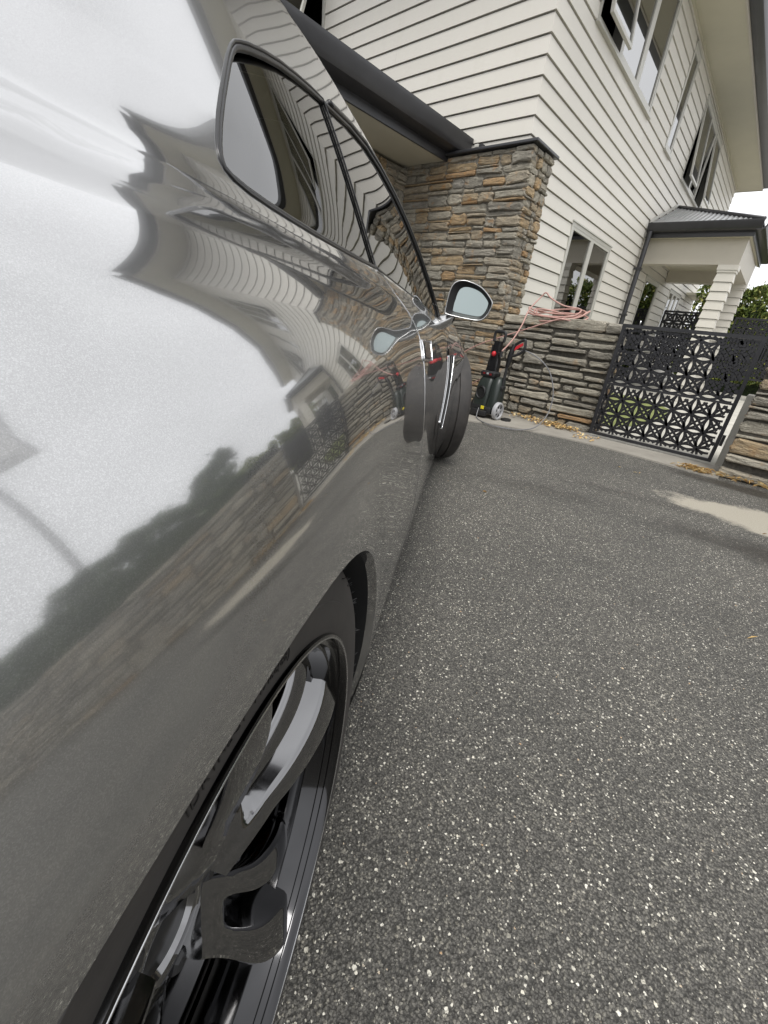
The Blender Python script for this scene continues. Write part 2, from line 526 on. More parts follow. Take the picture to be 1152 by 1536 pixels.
# ================================================================== SETTING
def sheet(name, poly, z, mat, kind='structure', label=None):
    o = mesh_obj(name, [(x, y, z) for x, y in poly], [tuple(range(len(poly)))], mat)
    o['kind'] = kind
    return o
sheet('driveway', [(-60, -120), (120, -120), (120, 120), (-60, 120)], 0.0, M['asphalt'])
YG = 4.42
kerb = [(-4.2, 3.2), (-2.9, 3.42), (-2.3, 3.58), (-2.076, 3.666), (-1.752, 3.86), (-1.314, 3.985), (-0.986, 4.035), (-0.6, 4.03), (-0.17, 3.99), (-0.02, 4.02), (-0.02, 4.44), (-1.16, 4.44), (-1.16, 4.62), (-4.2, 4.62)]
bm = bmesh.new()
vs = [bm.verts.new((x, y, 0.006)) for x, y in catmull([(x, y, 0) for x, y in kerb[:10]], 5) for x, y in [(x, y)]] if False else [bm.verts.new((v.x, v.y, 0.012)) for v in catmull([(x, y, 0) for x, y in kerb[:10]], 5)] + [bm.verts.new((x, y, 0.012)) for x, y in kerb[10:]]
f = bm.faces.new(vs)
ret = bmesh.ops.extrude_face_region(bm, geom=[f])
for g in ret['geom']:
    if isinstance(g, bmesh.types.BMVert): g.co.z = -0.03
me = bpy.data.meshes.new('concrete_edging'); bm.normal_update(); bmesh.ops.recalc_face_normals(bm, faces=bm.faces); bm.to_mesh(me); bm.free(); me.materials.append(M['concrete'])
o = bpy.data.objects.new('concrete_edging', me); COL.objects.link(o); o['kind'] = 'structure'
sheet('yard_paving', [(-2.55, 4.45), (9, 4.45), (9, 30), (-2.55, 30)], 0.010, M['pale_concrete'])
sheet('lawn', [(-2.5, 4.95), (-1.25, 4.95), (-0.95, 5.6), (-0.85, 6.6), (-1.0, 8.0), (-1.5, 8.9), (-2.5, 9.0)], 0.016, M['lawn'])
# ------------------------------------------------------------------ stone work
def stones(parent, O, ex, n, L, H, seed, mat, hr=(0.045, 0.13), lr=(0.12, 0.42), proud=0.03, gap=0.010, quoin=False):
    rnd = random.Random(seed)
    O, ex, n = Vector(O), Vector(ex).normalized(), Vector(n).normalized()
    ez = Vector((0, 0, 1))
    cells = []
    def split(x0, x1, z0, z1):
        l, h = x1 - x0, z1 - z0
        if h > 0.34:
            k = z0 + h * rnd.uniform(0.38, 0.62)
            split(x0, x1, z0, k); split(x0, x1, k, z1)
        elif l > 0.75:
            k = x0 + l * rnd.uniform(0.35, 0.65)
            dz = 0
            split(x0, k, z0, z1); split(k, x1, z0, z1)
        elif h > hr[1] * rnd.uniform(0.75, 1.15):
            k = z0 + h * rnd.uniform(0.28, 0.72)
            split(x0, x1, z0, k); split(x0, x1, k, z1)
        elif l > lr[1] * rnd.uniform(0.6, 1.1) or (l > 0.2 and l / h < 5 and rnd.random() < 0.25 and l > 2 * lr[0]):
            k = x0 + l * rnd.uniform(0.3, 0.7)
            split(x0, k, z0, z1); split(k, x1, z0, z1)
        else:
            if h > 0.075 and l > 0.16 and rnd.random() < 0.28:
                k = z0 + h * rnd.choice([0.26, 0.3, 0.7, 0.74]); cells.append((x0, x1, z0, k)); cells.append((x0, x1, k, z1))
            else: cells.append((x0, x1, z0, z1))
    split(0, L, 0, H)
    for (x0, x1, z0, z1) in cells:
        g = gap * rnd.uniform(0.5, 1.3) / 2
        x0 += g; x1 -= g; z0 += g; z1 -= g
        l, h = x1 - x0, z1 - z0
        if l < 0.02 or h < 0.012: continue
        j = min(l, h)
        c_ = min(j * 0.34, 0.028)
        tl = rnd.uniform(-0.12, 0.12) * h
        tr = rnd.uniform(-0.12, 0.12) * h
        raw = [(x0 + c_ * rnd.uniform(.4, 1.4), z0), ((x0 * .62 + x1 * .38), z0 + rnd.uniform(-.03, .13) * h), (x1 - c_ * rnd.uniform(.4, 1.4), z0),
               (x1, z0 + c_ * rnd.uniform(.4, 1.4)), (x1 - rnd.uniform(-.03, .16) * j, (z0 + z1) / 2), (x1, z1 - c_ * rnd.uniform(.4, 1.4) + tr),
               (x1 - c_ * rnd.uniform(.4, 1.4), z1 + tr), ((x0 * .4 + x1 * .6), z1 - rnd.uniform(-.03, .14) * h), (x0 + c_ * rnd.uniform(.4, 1.4), z1 + tl),
               (x0, z1 - c_ * rnd.uniform(.4, 1.4) + tl), (x0 + rnd.uniform(-.03, .16) * j, (z0 + z1) / 2), (x0, z0 + c_ * rnd.uniform(.4, 1.4))]
        raw = [(x + rnd.uniform(-.07, .07) * j, z + rnd.uniform(-.05, .05) * j) for x, z in raw]
        mx_, mz_ = (x0 + x1) / 2, (z0 + z1) / 2
        pr = proud * rnd.uniform(0.35, 1.25)
        N = len(raw)
        vs, fs = [], []
        ring = [(-0.03, 0.0), (pr * 0.72, 0.0), (pr, min(0.010, j * 0.16))]
        for (d, ins) in ring:
            for (x, z) in raw:
                dx, dz = x - mx_, z - mz_
                L_ = math.hypot(dx, dz) or 1
                kx = dx * (1 - ins / (l / 2)); kz = dz * (1 - ins / (h / 2))
                dd = d + (rnd.uniform(-.004, .004) if d > 0 else 0)
                vs.append(ex * kx + ez * kz + n * dd)
        vs.append(ex * (l * rnd.uniform(-.22, -.1)) + ez * (h * rnd.uniform(-.2, .2)) + n * (pr + rnd.uniform(-.003, .006)))
        vs.append(ex * (l * rnd.uniform(.1, .22)) + ez * (h * rnd.uniform(-.2, .2)) + n * (pr + rnd.uniform(-.003, .006)))
        ca, cb = len(vs) - 2, len(vs) - 1
        for r_ in range(2):
            for i in range(N):
                k = (i + 1) % N
                fs.append((r_ * N + i, r_ * N + k, (r_ + 1) * N + k, (r_ + 1) * N + i))
        b = 2 * N
        right = [1, 2, 3, 4, 5, 6, 7]
        left = [7, 8, 9, 10, 11, 0, 1]
        for q in range(6):
            fs.append((b + right[q], b + right[q + 1], cb))
            fs.append((b + left[q], b + left[q + 1], ca))
        fs.append((b + 7, ca, cb)); fs.append((b + 1, cb, ca))
        # orientation
        flip = ex.cross(ez).dot(n) < 0
        if flip: fs = [tuple(reversed(q)) for q in fs]
        o = mesh_obj('stone', vs, fs, mat, parent)
        o.location = O + ex * mx_ + ez * mz_
        o.rotation_mode = 'QUATERNION'; o.rotation_quaternion = Matrix.Rotation(rnd.gauss(0, 0.018), 4, n).to_quaternion()

# ------------------------------------------------------------------ house
XH, YH = -2.55, 4.66
ZS, EXP = 5.03, 0.1407
ZB0 = 2.723 - 20 * EXP             # joint lines pass the observed corner notches
house = empty('house', (XH, YH, 0))
tag(house, 'two storey house in cream weatherboard with stone clad corner and charcoal gutters', 'house')
def H(o):
    o.parent = house
    o.matrix_parent_inverse = Matrix.Translation(Vector((-XH, -YH, 0)))
    return o

def boards(face, a0, a1, z_lo, z_hi, openings, corner):
    """face 'x': wall in plane X=XH seen from +X, running along Y; face 'y': plane Y=YH seen from -Y, running along X"""
    k0 = int(math.floor((z_lo - ZB0) / EXP)); k1 = int(math.ceil((z_hi - ZB0) / EXP))
    for k in range(k0, k1):
        zb, zt = ZB0 + k * EXP, ZB0 + (k + 1) * EXP - 0.0105
        zb2, zt2 = max(zb, z_lo), min(zt, z_hi)
        if zt2 - zb2 < 0.01: continue
        segs = [(a0, a1, zb2, zt2)]
        for (b0, b1, w0, w1) in openings:
            new = []
            for (s0, s1, q0, q1) in segs:
                if b1 <= s0 or b0 >= s1 or w1 <= q0 or w0 >= q1:
                    new.append((s0, s1, q0, q1)); continue
                if b0 > s0: new.append((s0, b0, q0, q1))
                if b1 < s1: new.append((b1, s1, q0, q1))
                if w0 > q0 + 0.004: new.append((max(s0, b0), min(s1, b1), q0, w0))
                if w1 < q1 - 0.004: new.append((max(s0, b0), min(s1, b1), w1, q1))
            segs = new
        def th(z): return 0.026 - 0.015 * (z - zb) / EXP
        jr = random.Random(k * 7 + (1 if face == 'x' else 2)); js = []
        for (s0, s1, q0, q1) in segs:
            if s1 - s0 > 3.4:
                jj = s0 + (s1 - s0) * jr.uniform(0.25, 0.75); js += [(s0, jj - 0.0006, q0, q1), (jj + 0.0006, s1, q0, q1)]
            else: js.append((s0, s1, q0, q1))
        for (s0, s1, q0, q1) in js:
            pts = []
            for (s, is_c) in ((s0, abs(s0 - a0) < 1e-6 and corner == 0), (s1, abs(s1 - a1) < 1e-6 and corner == 1)):
                for (z, t) in ((q0, -0.004), (q0, th(q0)), (q1, th(q1)), (q1, -0.004)):
                    if face == 'x': pts.append((XH + t, s - (t if is_c else 0), z))
                    else: pts.append((s + (t if is_c else 0), YH - t, z))
            fs = [(0, 1, 2, 3), (7, 6, 5, 4), (0, 4, 5, 1), (1, 5, 6, 2), (2, 6, 7, 3), (3, 7, 4, 0)]
            if face == 'y': fs = [tuple(reversed(q)) for q in fs]
            H(mesh_obj('weatherboard', pts, fs, M['weatherboard_paint']))

YE = 16.6
WX = {'low': (6.14, 7.83, 0.85, 2.18), 'up1': (5.50, 7.82, 3.72, 4.885), 'slit': (8.97, 9.42, 3.715, 4.92), 'up3': (10.55, 12.9, 3.72, 4.885), 'door': (10.4, 11.65, 0.08, 2.14), 'w4': (12.93, 14.44, 0.9, 2.19)}
WY = {'left': (-7.7, -5.65, 3.86, 4.95)}
boards('x', YH, YE, 0.12, ZS, list(WX.values()), 0)
boards('y', -9.5, XH, 2.30, ZS, list(WY.values()), 1)

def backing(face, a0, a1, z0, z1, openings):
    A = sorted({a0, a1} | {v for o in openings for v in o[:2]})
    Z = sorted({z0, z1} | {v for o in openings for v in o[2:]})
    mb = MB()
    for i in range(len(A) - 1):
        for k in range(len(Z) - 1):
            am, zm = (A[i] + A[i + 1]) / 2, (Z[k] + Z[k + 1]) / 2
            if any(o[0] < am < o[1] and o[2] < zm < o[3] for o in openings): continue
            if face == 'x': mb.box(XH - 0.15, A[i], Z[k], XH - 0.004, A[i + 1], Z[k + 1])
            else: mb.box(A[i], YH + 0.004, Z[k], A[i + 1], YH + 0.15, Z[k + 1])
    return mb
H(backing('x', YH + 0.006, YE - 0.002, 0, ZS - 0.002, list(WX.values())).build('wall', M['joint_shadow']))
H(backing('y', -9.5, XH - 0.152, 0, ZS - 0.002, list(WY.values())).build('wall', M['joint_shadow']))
mb = MB(); mb.box(-9.5, YE - 0.15, 0, XH - 0.152, YE - 0.003, ZS - 0.003); H(mb.build('wall', M['weatherboard_paint']))

def win_x(key, cols, opened=(), mat='frame_paint', curtain=False, name='window', pane='window_glass'):
    y0, y1, z0, z1 = WX[key]
    fw, out = 0.040, 0.030
    mb = MB()
    X0 = XH - 0.10
    mb.box(X0, y0, z0, XH + out, y0 + fw, z1)
    mb.box(X0, y1 - fw, z0, XH + out, y1, z1)
    mb.box(X0, y0 + fw, z1 - fw, XH + out, y1 - fw, z1)
    mb.box(X0, y0 + fw, z0, XH + out, y1 - fw, z0 + fw)
    mb.box(X0, y0 - 0.02, z0 - 0.022, XH + out + 0.022, y1 + 0.02, z0 - 0.002)
    mb.box(X0, y0 - 0.012, z1 + 0.002, XH + out + 0.012, y1 + 0.012, z1 + 0.016)
    cw = (y1 - y0 - fw) / cols
    for i in range(1, cols):
        yy = y0 + fw / 2 + cw * i
        mb.box(X0, yy - 0.026, z0 + fw, XH + 0.026, yy + 0.026, z1 - fw)
    wo = H(mb.build(name, M[mat]))
    for i in range(cols):
        ya = y0 + fw / 2 + cw * i + 0.028; yb = ya + cw - 0.056
        s = MB(); sw = 0.034
        za, zb = z0 + fw, z1 - fw
        s.box(-0.012, ya, za, 0.020, ya + sw, zb); s.box(-0.012, yb - sw, za, 0.020, yb, zb)
        s.box(-0.012, ya + sw, za, 0.020, yb - sw, za + sw); s.box(-0.012, ya + sw, zb - sw, 0.020, yb - sw, zb)
        so = s.build('sash', M[mat])
        g = MB(); g.box(0.0, ya + sw - 0.004, za + sw - 0.004, 0.005, yb - sw + 0.004, zb - sw + 0.004)
        go = g.build('pane', M[pane])
        ang = dict(opened).get(i, 0)
        for q in (so, go):
            me = q.data
            if ang:
                me.transform(Matrix.Translation((0, 0, zb)) @ Matrix.Rotation(R(-ang), 4, 'Y') @ Matrix.Translation((0, 0, -zb)))
            me.transform(Matrix.Translation((XH + (0.014 if ang else 0.006), 0, 0)))
            q.parent = wo
    rm = MB()
    rm.add([(XH - .1, y0, z0), (XH - .1, y1, z0), (XH - .1, y1, z1), (XH - .1, y0, z1), (XH - 1.2, y0, z0), (XH - 1.2, y1, z0), (XH - 1.2, y1, z1), (XH - 1.2, y0, z1)],
           [(4, 5, 6, 7), (0, 1, 5, 4), (1, 2, 6, 5), (2, 3, 7, 6), (3, 0, 4, 7)])
    rm.build('room', M['dark_room'], wo)
    if curtain:
        cu = MB(); n = 90; prev = None; vs = []; fs = []
        for i in range(n + 1):
            y = y0 + 0.05 + (y1 - y0 - 0.1) * i / n
            x = XH - 0.16 + 0.025 * math.sin(i * 1.15) + 0.01 * math.sin(i * 0.37)
            vs += [(x, y, z0 + 0.03), (x, y, z1 - 0.05)]
        for i in range(n):
            if 30 < i < 48: continue
            fs.append((2 * i, 2 * i + 2, 2 * i + 3, 2 * i + 1))
        cu.add(vs, fs); cu.build('curtain', M['curtain'], wo)
    return wo
win_x('low', 2, curtain=True)
win_x('up1', 3, opened=[(0, 6)], pane='upper_glass')
win_x('slit', 1, pane='upper_glass')
win_x('up3', 3, opened=[(0, 7), (2, 9)], pane='upper_glass')
win_x('w4', 3)
win_x('door', 1, name='door')

# window on the driveway side, one sash propped open
x0, x1, z0, z1 = WY['left']
mb = MB(); fw = 0.045
Y0, Y1 = YH - 0.034, YH + 0.10
mb.box(x0, Y0, z0, x0 + fw, Y1, z1); mb.box(x1 - fw, Y0, z0, x1, Y1, z1)
mb.box(x0 + fw, Y0, z0, x1 - fw, Y1, z0 + fw); mb.box(x0 + fw, Y0, z1 - fw, x1 - fw, Y1, z1)
mb.box(x0 - .02, Y0 - 0.02, z0 - 0.022, x1 + .02, Y1, z0 - 0.002)
mb.box(x0 + 0.98, Y0 + .01, z0 + fw, x0 + 1.03, Y1, z1 - fw)
wo = H(mb.build('window', M['frame_paint']))
def sash_y(xa, xb, ang):
    sw = 0.04; za, zb = z0 + fw, z1 - fw
    s = MB(); s.box(xa, -0.02, za, xa + sw, 0.012, zb); s.box(xb - sw, -0.02, za, xb, 0.012, zb)
    s.box(xa + sw, -0.02, za, xb - sw, 0.012, za + sw); s.box(xa + sw, -0.02, zb - sw, xb - sw, 0.012, zb)
    g = MB(); g.box(xa + sw - .004, -0.006, za + sw - .004, xb - sw + .004, 0.0, zb - sw + .004)
    for q in (s.build('sash', M['frame_paint'], wo), g.build('pane', M['window_glass'], wo)):
        q.data.transform(Matrix.Translation((0, YH + 0.02 - (0.03 if ang else 0), zb)) @ Matrix.Rotation(R(-ang), 4, 'X') @ Matrix.Translation((0, 0, -zb)))
sash_y(x0 + fw, x0 + 0.98, 0)
sash_y(x0 + 1.03, x1 - fw, 20)
rm = MB(); rm.add([(x0, YH + .1, z0), (x1, YH + .1, z0), (x1, YH + .1, z1), (x0, YH + .1, z1), (x0, YH + 1.2, z0), (x1, YH + 1.2, z0), (x1, YH + 1.2, z1), (x0, YH + 1.2, z1)],
                  [(4, 5, 6, 7), (0, 1, 5, 4), (1, 2, 6, 5), (2, 3, 7, 6), (3, 0, 4, 7)])
rm.build('room', M['dark_room'], wo)

# eaves: soffit, fascia, gutter and the roof over the upper storey
XO, YO = -1.985, YH - 0.565
mb = MB()
mb.box(XH - 0.1, YO, ZS, XO, YE + 0.3, ZS + 0.012); mb.box(-9.9, YO, ZS + 0.001, XH - 0.1, YH + 0.1, ZS + 0.013)
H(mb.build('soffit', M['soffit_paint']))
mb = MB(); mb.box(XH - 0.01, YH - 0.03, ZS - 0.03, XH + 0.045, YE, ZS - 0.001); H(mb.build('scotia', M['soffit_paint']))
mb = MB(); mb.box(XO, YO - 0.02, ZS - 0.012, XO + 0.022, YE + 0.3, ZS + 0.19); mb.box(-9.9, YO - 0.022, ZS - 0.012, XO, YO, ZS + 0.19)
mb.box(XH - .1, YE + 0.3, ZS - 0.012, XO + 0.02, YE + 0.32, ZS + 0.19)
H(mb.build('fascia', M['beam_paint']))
def gutter_prof(s=1.0):
    return [(0, 0), (0.075 * s, 0.0), (0.105 * s, 0.012 * s), (0.122 * s, 0.04 * s), (0.125 * s, 0.075 * s), (0.135 * s, 0.095 * s), (0.135 * s, 0.118 * s), (0.122 * s, 0.118 * s), (0.118 * s, 0.1 * s), (0.105 * s, 0.07 * s), (0.1 * s, 0.045 * s), (0.07 * s, 0.012 * s), (0, 0.012 * s)]
def gutter_y(name, X, z, ya, yb, s=1.0, mat='charcoal_metal', sign=1):
    mb = MB(); mb.prism([(X + sign * p, ya, z + q) for p, q in gutter_prof(s)], (0, yb - ya, 0))
    return mb.build(name, M[mat], None, True, 35)
def gutter_x(name, Y, z, xa, xb, s=1.0, mat='charcoal_metal', sign=-1):
    mb = MB(); mb.prism([(xa, Y + sign * p, z + q) for p, q in gutter_prof(s)], (xb - xa, 0, 0))
    return mb.build(name, M[mat], None, True, 35)
H(gutter_y('gutter', XO + 0.024, ZS + 0.03, YO - 0.15, YE + 0.3, 1.35))
H(gutter_x('gutter', YO - 0.024, ZS + 0.032, -9.9, XO + 0.03, 1.35))
mb = MB()
xr, yr, zr = XO + 0.03, YO - 0.03, ZS + 0.2
mb.add([(xr, yr, zr), (xr, YE + 0.32, zr), (-9.9, YE + 0.32, zr), (-9.9, yr, zr), (-5.9, yr + 4.0, zr + 1.6), (-5.9, YE - 3.7, zr + 1.6)],
       [(0, 1, 5, 4), (1, 2, 5), (2, 3, 4, 5), (3, 0, 4), (0, 3, 2, 1)])
H(mb.build('roof', M['charcoal_metal']))

# stone pillar wrapping the corner, with slate capping and a small floodlight
XP, YP, ZP = -2.375, 4.46, 2.43
pil = H(MB().box(-3.92, YP, 0, XP, 4.655, ZP).box(XH + 0.004, 4.655, 0, XP, 4.90, ZP).build('stone_pillar', M['mortar']))
stones(pil, (-3.9, YP, 0), (1, 0, 0), (0, -1, 0), XP + 3.9 + 0.02, ZP, 11, M['schist_warm'], hr=(0.05, 0.13), lr=(0.13, 0.5), proud=0.03)
stones(pil, (XP, YP - 0.02, 0), (0, 1, 0), (1, 0, 0), 0.45, ZP, 12, M['schist_warm'], hr=(0.05, 0.12), lr=(0.10, 0.26), proud=0.03)
cap = MB()
cap.cbox(-3.36, YP - 0.06, ZP + 0.004, XP + 0.055, YP + 0.20, ZP + 0.030, 0.006)
cap.cbox(XH + 0.03, YP + 0.2, ZP + 0.004, XP + 0.055, 4.92, ZP + 0.030, 0.006)
cap.build('slate_cap', M['charcoal_metal'], pil)
fl_ = MB(); fl_.cbox(-3.0, YP - 0.035, ZP + 0.031, -2.92, YP + 0.02, ZP + 0.062, 0.004); fl_.build('light_bracket', M['black_plastic'], pil)
fl_ = MB(); fl_.cbox(-3.0, YP - 0.055, ZP + 0.032, -2.955, YP - 0.036, ZP + 0.058, 0.004); fl_.build('bracket_clip', M['frame_paint'], pil)

# garage wing to the left of the car
XGW = -3.9
gw = H(MB().box(XGW - 0.2, 1.2, 2.17, XGW, YP - 0.002, 2.38).box(XGW - 0.2, -4.5, 2.17, XGW, 1.2, 2.38).box(XGW - 0.2, -4.5, 0, XGW, -3.4, 2.17).box(XGW - 0.2, 4.36, 0, XGW, YP - 0.002, 2.17).build('garage_wall', M['mortar']))
stones(gw, (XGW, 1.2, 2.17), (0, 1, 0), (1, 0, 0), YP - 1.2, 0.21, 21, M['schist_warm'], hr=(0.05, 0.11), lr=(0.14, 0.36))
mb = MB()
for k in range(5):
    mb.box(XGW - 0.34, -3.4, 0.02 + k * 0.43, XGW - 0.30, 4.36, 0.02 + k * 0.43 + 0.424)
mb.box(XGW - 0.40, -3.5, 0.0, XGW - 0.345, 4.45, 2.3)
H(mb.build('garage_door', M['garage_door_paint']))
GX, GZ = -3.36, 2.405
mb = MB(); mb.box(XGW - 0.3, -5, GZ, GX, YP - 0.003, GZ + 0.01); H(mb.build('garage_soffit', M['soffit_paint']))
mb = MB(); mb.box(GX, -5, GZ - 0.01, GX + 0.02, YH - 0.03, GZ + 0.15); H(mb.build('garage_fascia', M['charcoal_metal']))
H(gutter_y('garage_gutter', GX + 0.022, GZ + 0.062, -5, YH - 0.03, 1.25))
mb = MB(); mb.add([(GX + 0.02, -5, GZ + 0.19), (GX + 0.02, YH - 0.031, GZ + 0.19), (-6.6, YH - 0.031, GZ + 1.25), (-6.6, -5, GZ + 1.25), (-9.9, YH - 0.031, GZ + 0.19), (-9.9, -5, GZ + 0.19)], [(0, 1, 2, 3), (3, 2, 4, 5), (0, 3, 5)])
H(mb.build('garage_roof', M['charcoal_metal']))
mb = MB(); mb.box(-9.9, -5, 0, XGW - 0.35, -4.8, 2.4); H(mb.build('garage_end_wall', M['weatherboard_paint']))

# porch: hipped corrugated roof on boarded columns
PX, PY0, PY1, PZ = -0.93, 9.42, 12.52, 2.80
prf = MB()
sl = math.tan(R(20))
rid = (PY1 - PY0) / 2
def wave(t): return 0.009 * math.sin(2 * PI * t / 0.076)
n = 150
vs, fs = [], []
for i in range(n + 1):
    x = XH + 0.03 + (PX - XH - 0.03) * i / n
    d = min(rid, PX - x)
    vs += [(x, PY0, PZ + wave(x)), (x, PY0 + d, PZ + d * sl + wave(x))]
for i in range(n): fs.append((2 * i, 2 * i + 2, 2 * i + 3, 2 * i + 1))
prf.add(vs, fs)
vs, fs = [], []
for i in range(n + 1):
    x = XH + 0.03 + (PX - XH - 0.03) * i / n
    d = min(rid, PX - x)
    vs += [(x, PY1, PZ + wave(x)), (x, PY1 - d, PZ + d * sl + wave(x))]
for i in range(n): fs.append((2 * i, 2 * i + 1, 2 * i + 3, 2 * i + 2))
prf.add(vs, fs)
vs, fs = [], []
n = 280
for i in range(n + 1):
    y = PY0 + (PY1 - PY0) * i / n
    d = min(y - PY0, PY1 - y)
    vs += [(PX, y, PZ + wave(y)), (PX - d, y, PZ + d * sl + wave(y))]
for i in range(n): fs.append((2 * i, 2 * i + 2, 2 * i + 3, 2 * i + 1))
prf.add(vs, fs)
pr_o = H(prf.build('porch_roof', M['corrugated_steel'], None, True, 60))
rc = MB()
apex = (PX - rid, PY0 + rid, PZ + rid * sl + 0.018)
rc.tube([(PX, PY0, PZ + 0.018), apex], 0.028, 8); rc.tube([(PX, PY1, PZ + 0.018), apex], 0.028, 8); rc.tube([(XH + 0.03, PY0 + rid, apex[2]), apex], 0.03, 8)
rc.build('ridge_cap', M['charcoal_metal'], pr_o, True)
ff = MB()
ff.add([(XH + .028, PY0, PZ + .02), (XH + .028, PY0 + rid, PZ + rid * sl + .03), (XH + .028, PY0 + rid, PZ + rid * sl + .075), (XH + .028, PY0, PZ + .065), (XH + .04, PY0, PZ + .02), (XH + .04, PY0 + rid, PZ + rid * sl + .03), (XH + .04, PY0 + rid, PZ + rid * sl + .075), (XH + .04, PY0, PZ + .065)],
       [(4, 5, 6, 7), (0, 3, 2, 1), (3, 7, 6, 2), (0, 1, 5, 4), (0, 4, 7, 3), (1, 2, 6, 5)])
ff.build('wall_flashing', M['frame_paint'], pr_o)
H(gutter_x('porch_gutter', PY0 + 0.05, PZ - 0.13, XH + 0.04, PX + 0.02, 1.1))
H(gutter_y('porch_gutter', PX - 0.05, PZ - 0.129, PY0 - 0.06, PY1 + 0.05, 1.1))
mb = MB(); mb.box(XH + 0.03, PY0 + 0.05, PZ - 0.20, PX - 0.05, PY0 + 0.07, PZ - 0.01); mb.box(PX - 0.07, PY0 + 0.07, PZ - 0.20, PX - 0.05, PY1, PZ - 0.01)
H(mb.build('porch_fascia', M['charcoal_metal']))
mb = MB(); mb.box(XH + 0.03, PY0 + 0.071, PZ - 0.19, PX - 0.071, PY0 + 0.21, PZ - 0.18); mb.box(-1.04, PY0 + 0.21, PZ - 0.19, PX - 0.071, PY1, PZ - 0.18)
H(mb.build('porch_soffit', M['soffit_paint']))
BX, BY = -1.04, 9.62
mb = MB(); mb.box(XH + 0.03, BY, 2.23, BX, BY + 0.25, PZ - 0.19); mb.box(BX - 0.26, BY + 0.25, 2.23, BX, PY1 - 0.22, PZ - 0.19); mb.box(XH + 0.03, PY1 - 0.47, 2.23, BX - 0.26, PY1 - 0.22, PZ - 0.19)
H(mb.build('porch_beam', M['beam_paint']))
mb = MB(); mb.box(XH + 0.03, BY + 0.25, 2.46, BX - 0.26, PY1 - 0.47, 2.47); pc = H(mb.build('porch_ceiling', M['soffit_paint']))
mb = MB(); mb.lathe([(0.0, 0.0), (0.045, 0.0), (0.05, 0.008), (0.0, 0.009)], 20, 'z', c=(-1.7, 10.6, 2.45)); mb.build('downlight', M['frame_paint'], pc, True)
for yc in (9.75, 12.1):
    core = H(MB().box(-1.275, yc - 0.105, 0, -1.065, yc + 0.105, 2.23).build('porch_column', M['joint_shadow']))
    def ring(z0, z1, a, b, nm='cladding_board'):
        q = [(-a, -a, z0), (a, -a, z0), (a, a, z0), (-a, a, z0), (-b, -b, z1), (b, -b, z1), (b, b, z1), (-b, b, z1), (-.1, -.1, z0), (.1, -.1, z0), (.1, .1, z0), (-.1, .1, z0), (-.1, -.1, z1), (.1, -.1, z1), (.1, .1, z1), (-.1, .1, z1)]
        fs = []
        for i in range(4):
            j = (i + 1) % 4
            fs += [(i, j, 4 + j, 4 + i), (i, 8 + i, 8 + j, j), (4 + i, 4 + j, 12 + j, 12 + i)]
        o = mesh_obj(nm, [(x - 1.17, y + yc, z) for x, y, z in q], fs, M['weatherboard_paint'], core)
    z = 2.15
    ring(2.155, 2.229, 0.145, 0.145, 'column_cap'); ring(2.12, 2.152, 0.135, 0.135, 'column_cap')
    z = 2.118
    while z > 0.05:
        ring(z - EXP + 0.008, z, 0.136, 0.118)
        z -= EXP
mb = MB(); mb.tube([(XH + 0.10, PY0 - 0.05, PZ - 0.12), (XH + 0.10, PY0 - 0.05, 0.0)], 0.042, 12)
dp = H(mb.build('downpipe', M['charcoal_metal'], None, True, 40))
for z in (0.6, 1.35, 2.1):
    mb = MB(); mb.box(XH + 0.03, PY0 - 0.10, z, XH + 0.15, PY0, z + 0.03); mb.build('pipe_clip', M['charcoal_metal'], dp)
# lower lean-to eave at the far end of the house
mb = MB(); mb.box(XH + 0.028, 15.0, 2.28, XH + 0.75, YE, 2.34); H(mb.build('rear_soffit', M['soffit_paint']))
H(gutter_y('rear_gutter', XH + 0.75, 2.30, 15.0, YE, 1.2))

# ------------------------------------------------------------------ garden walls of stacked stone
lw = MB().box(-2.36, 4.55, 0, -1.165, 4.86, 0.93).build('stone_wall', M['dark_mortar'])
tag(lw, 'low stacked stone wall between house corner and gate with hose on top', 'stone wall', 'stacked stone garden walls')
stones(lw, (-2.36, 4.55, 0), (1, 0, 0), (0, -1, 0), 1.20, 0.93, 31, M['schist_grey'], hr=(0.06, 0.135), lr=(0.15, 0.48), proud=0.045, gap=0.020)
stones(lw, (-1.165, 4.55, 0), (0, 1, 0), (1, 0, 0), 0.31, 0.93, 32, M['schist_grey'], hr=(0.055, 0.13), lr=(0.15, 0.3), proud=0.03, gap=0.020)
def capstones(parent, x0, x1, y0, y1, z, seed, lo=0.35, hi=0.6):
    rnd = random.Random(seed); x = x0
    while x < x1 - 0.05:
        l = min(rnd.uniform(lo, hi), x1 - x)
        if x1 - x - l < 0.15: l = x1 - x
        bmx = MB(); h = rnd.uniform(0.06, 0.10)
        bmx.cbox(-l / 2 + 0.006, -(y1 - y0) / 2 - 0.02, 0, l / 2 - 0.006, (y1 - y0) / 2 + 0.02, h, 0.018)
        vs = [(a + rnd.uniform(-.009, .009), b + rnd.uniform(-.012, .012), c + rnd.uniform(-.006, .006)) for a, b, c in bmx.v]
        o = mesh_obj('cap_stone', vs, bmx.f, M['schist_cap'], parent)
        o.location = (x + l / 2, (y0 + y1) / 2, z + 0.002)
        x += l
capstones(lw, -2.34, -1.14, 4.53, 4.86, 0.93, 5)
rw = MB().box(-0.035, 4.12, 0, 7.0, 4.42, 0.95).build('stone_wall', M['dark_mortar'])
tag(rw, 'stacked grey stone wall to the right of the black gate', 'stone wall', 'stacked stone garden walls')
stones(rw, (-0.05, 4.12, 0), (1, 0, 0), (0, -1, 0), 7.0, 0.95, 41, M['schist_grey'], hr=(0.08, 0.17), lr=(0.25, 0.75), proud=0.045, gap=0.020)
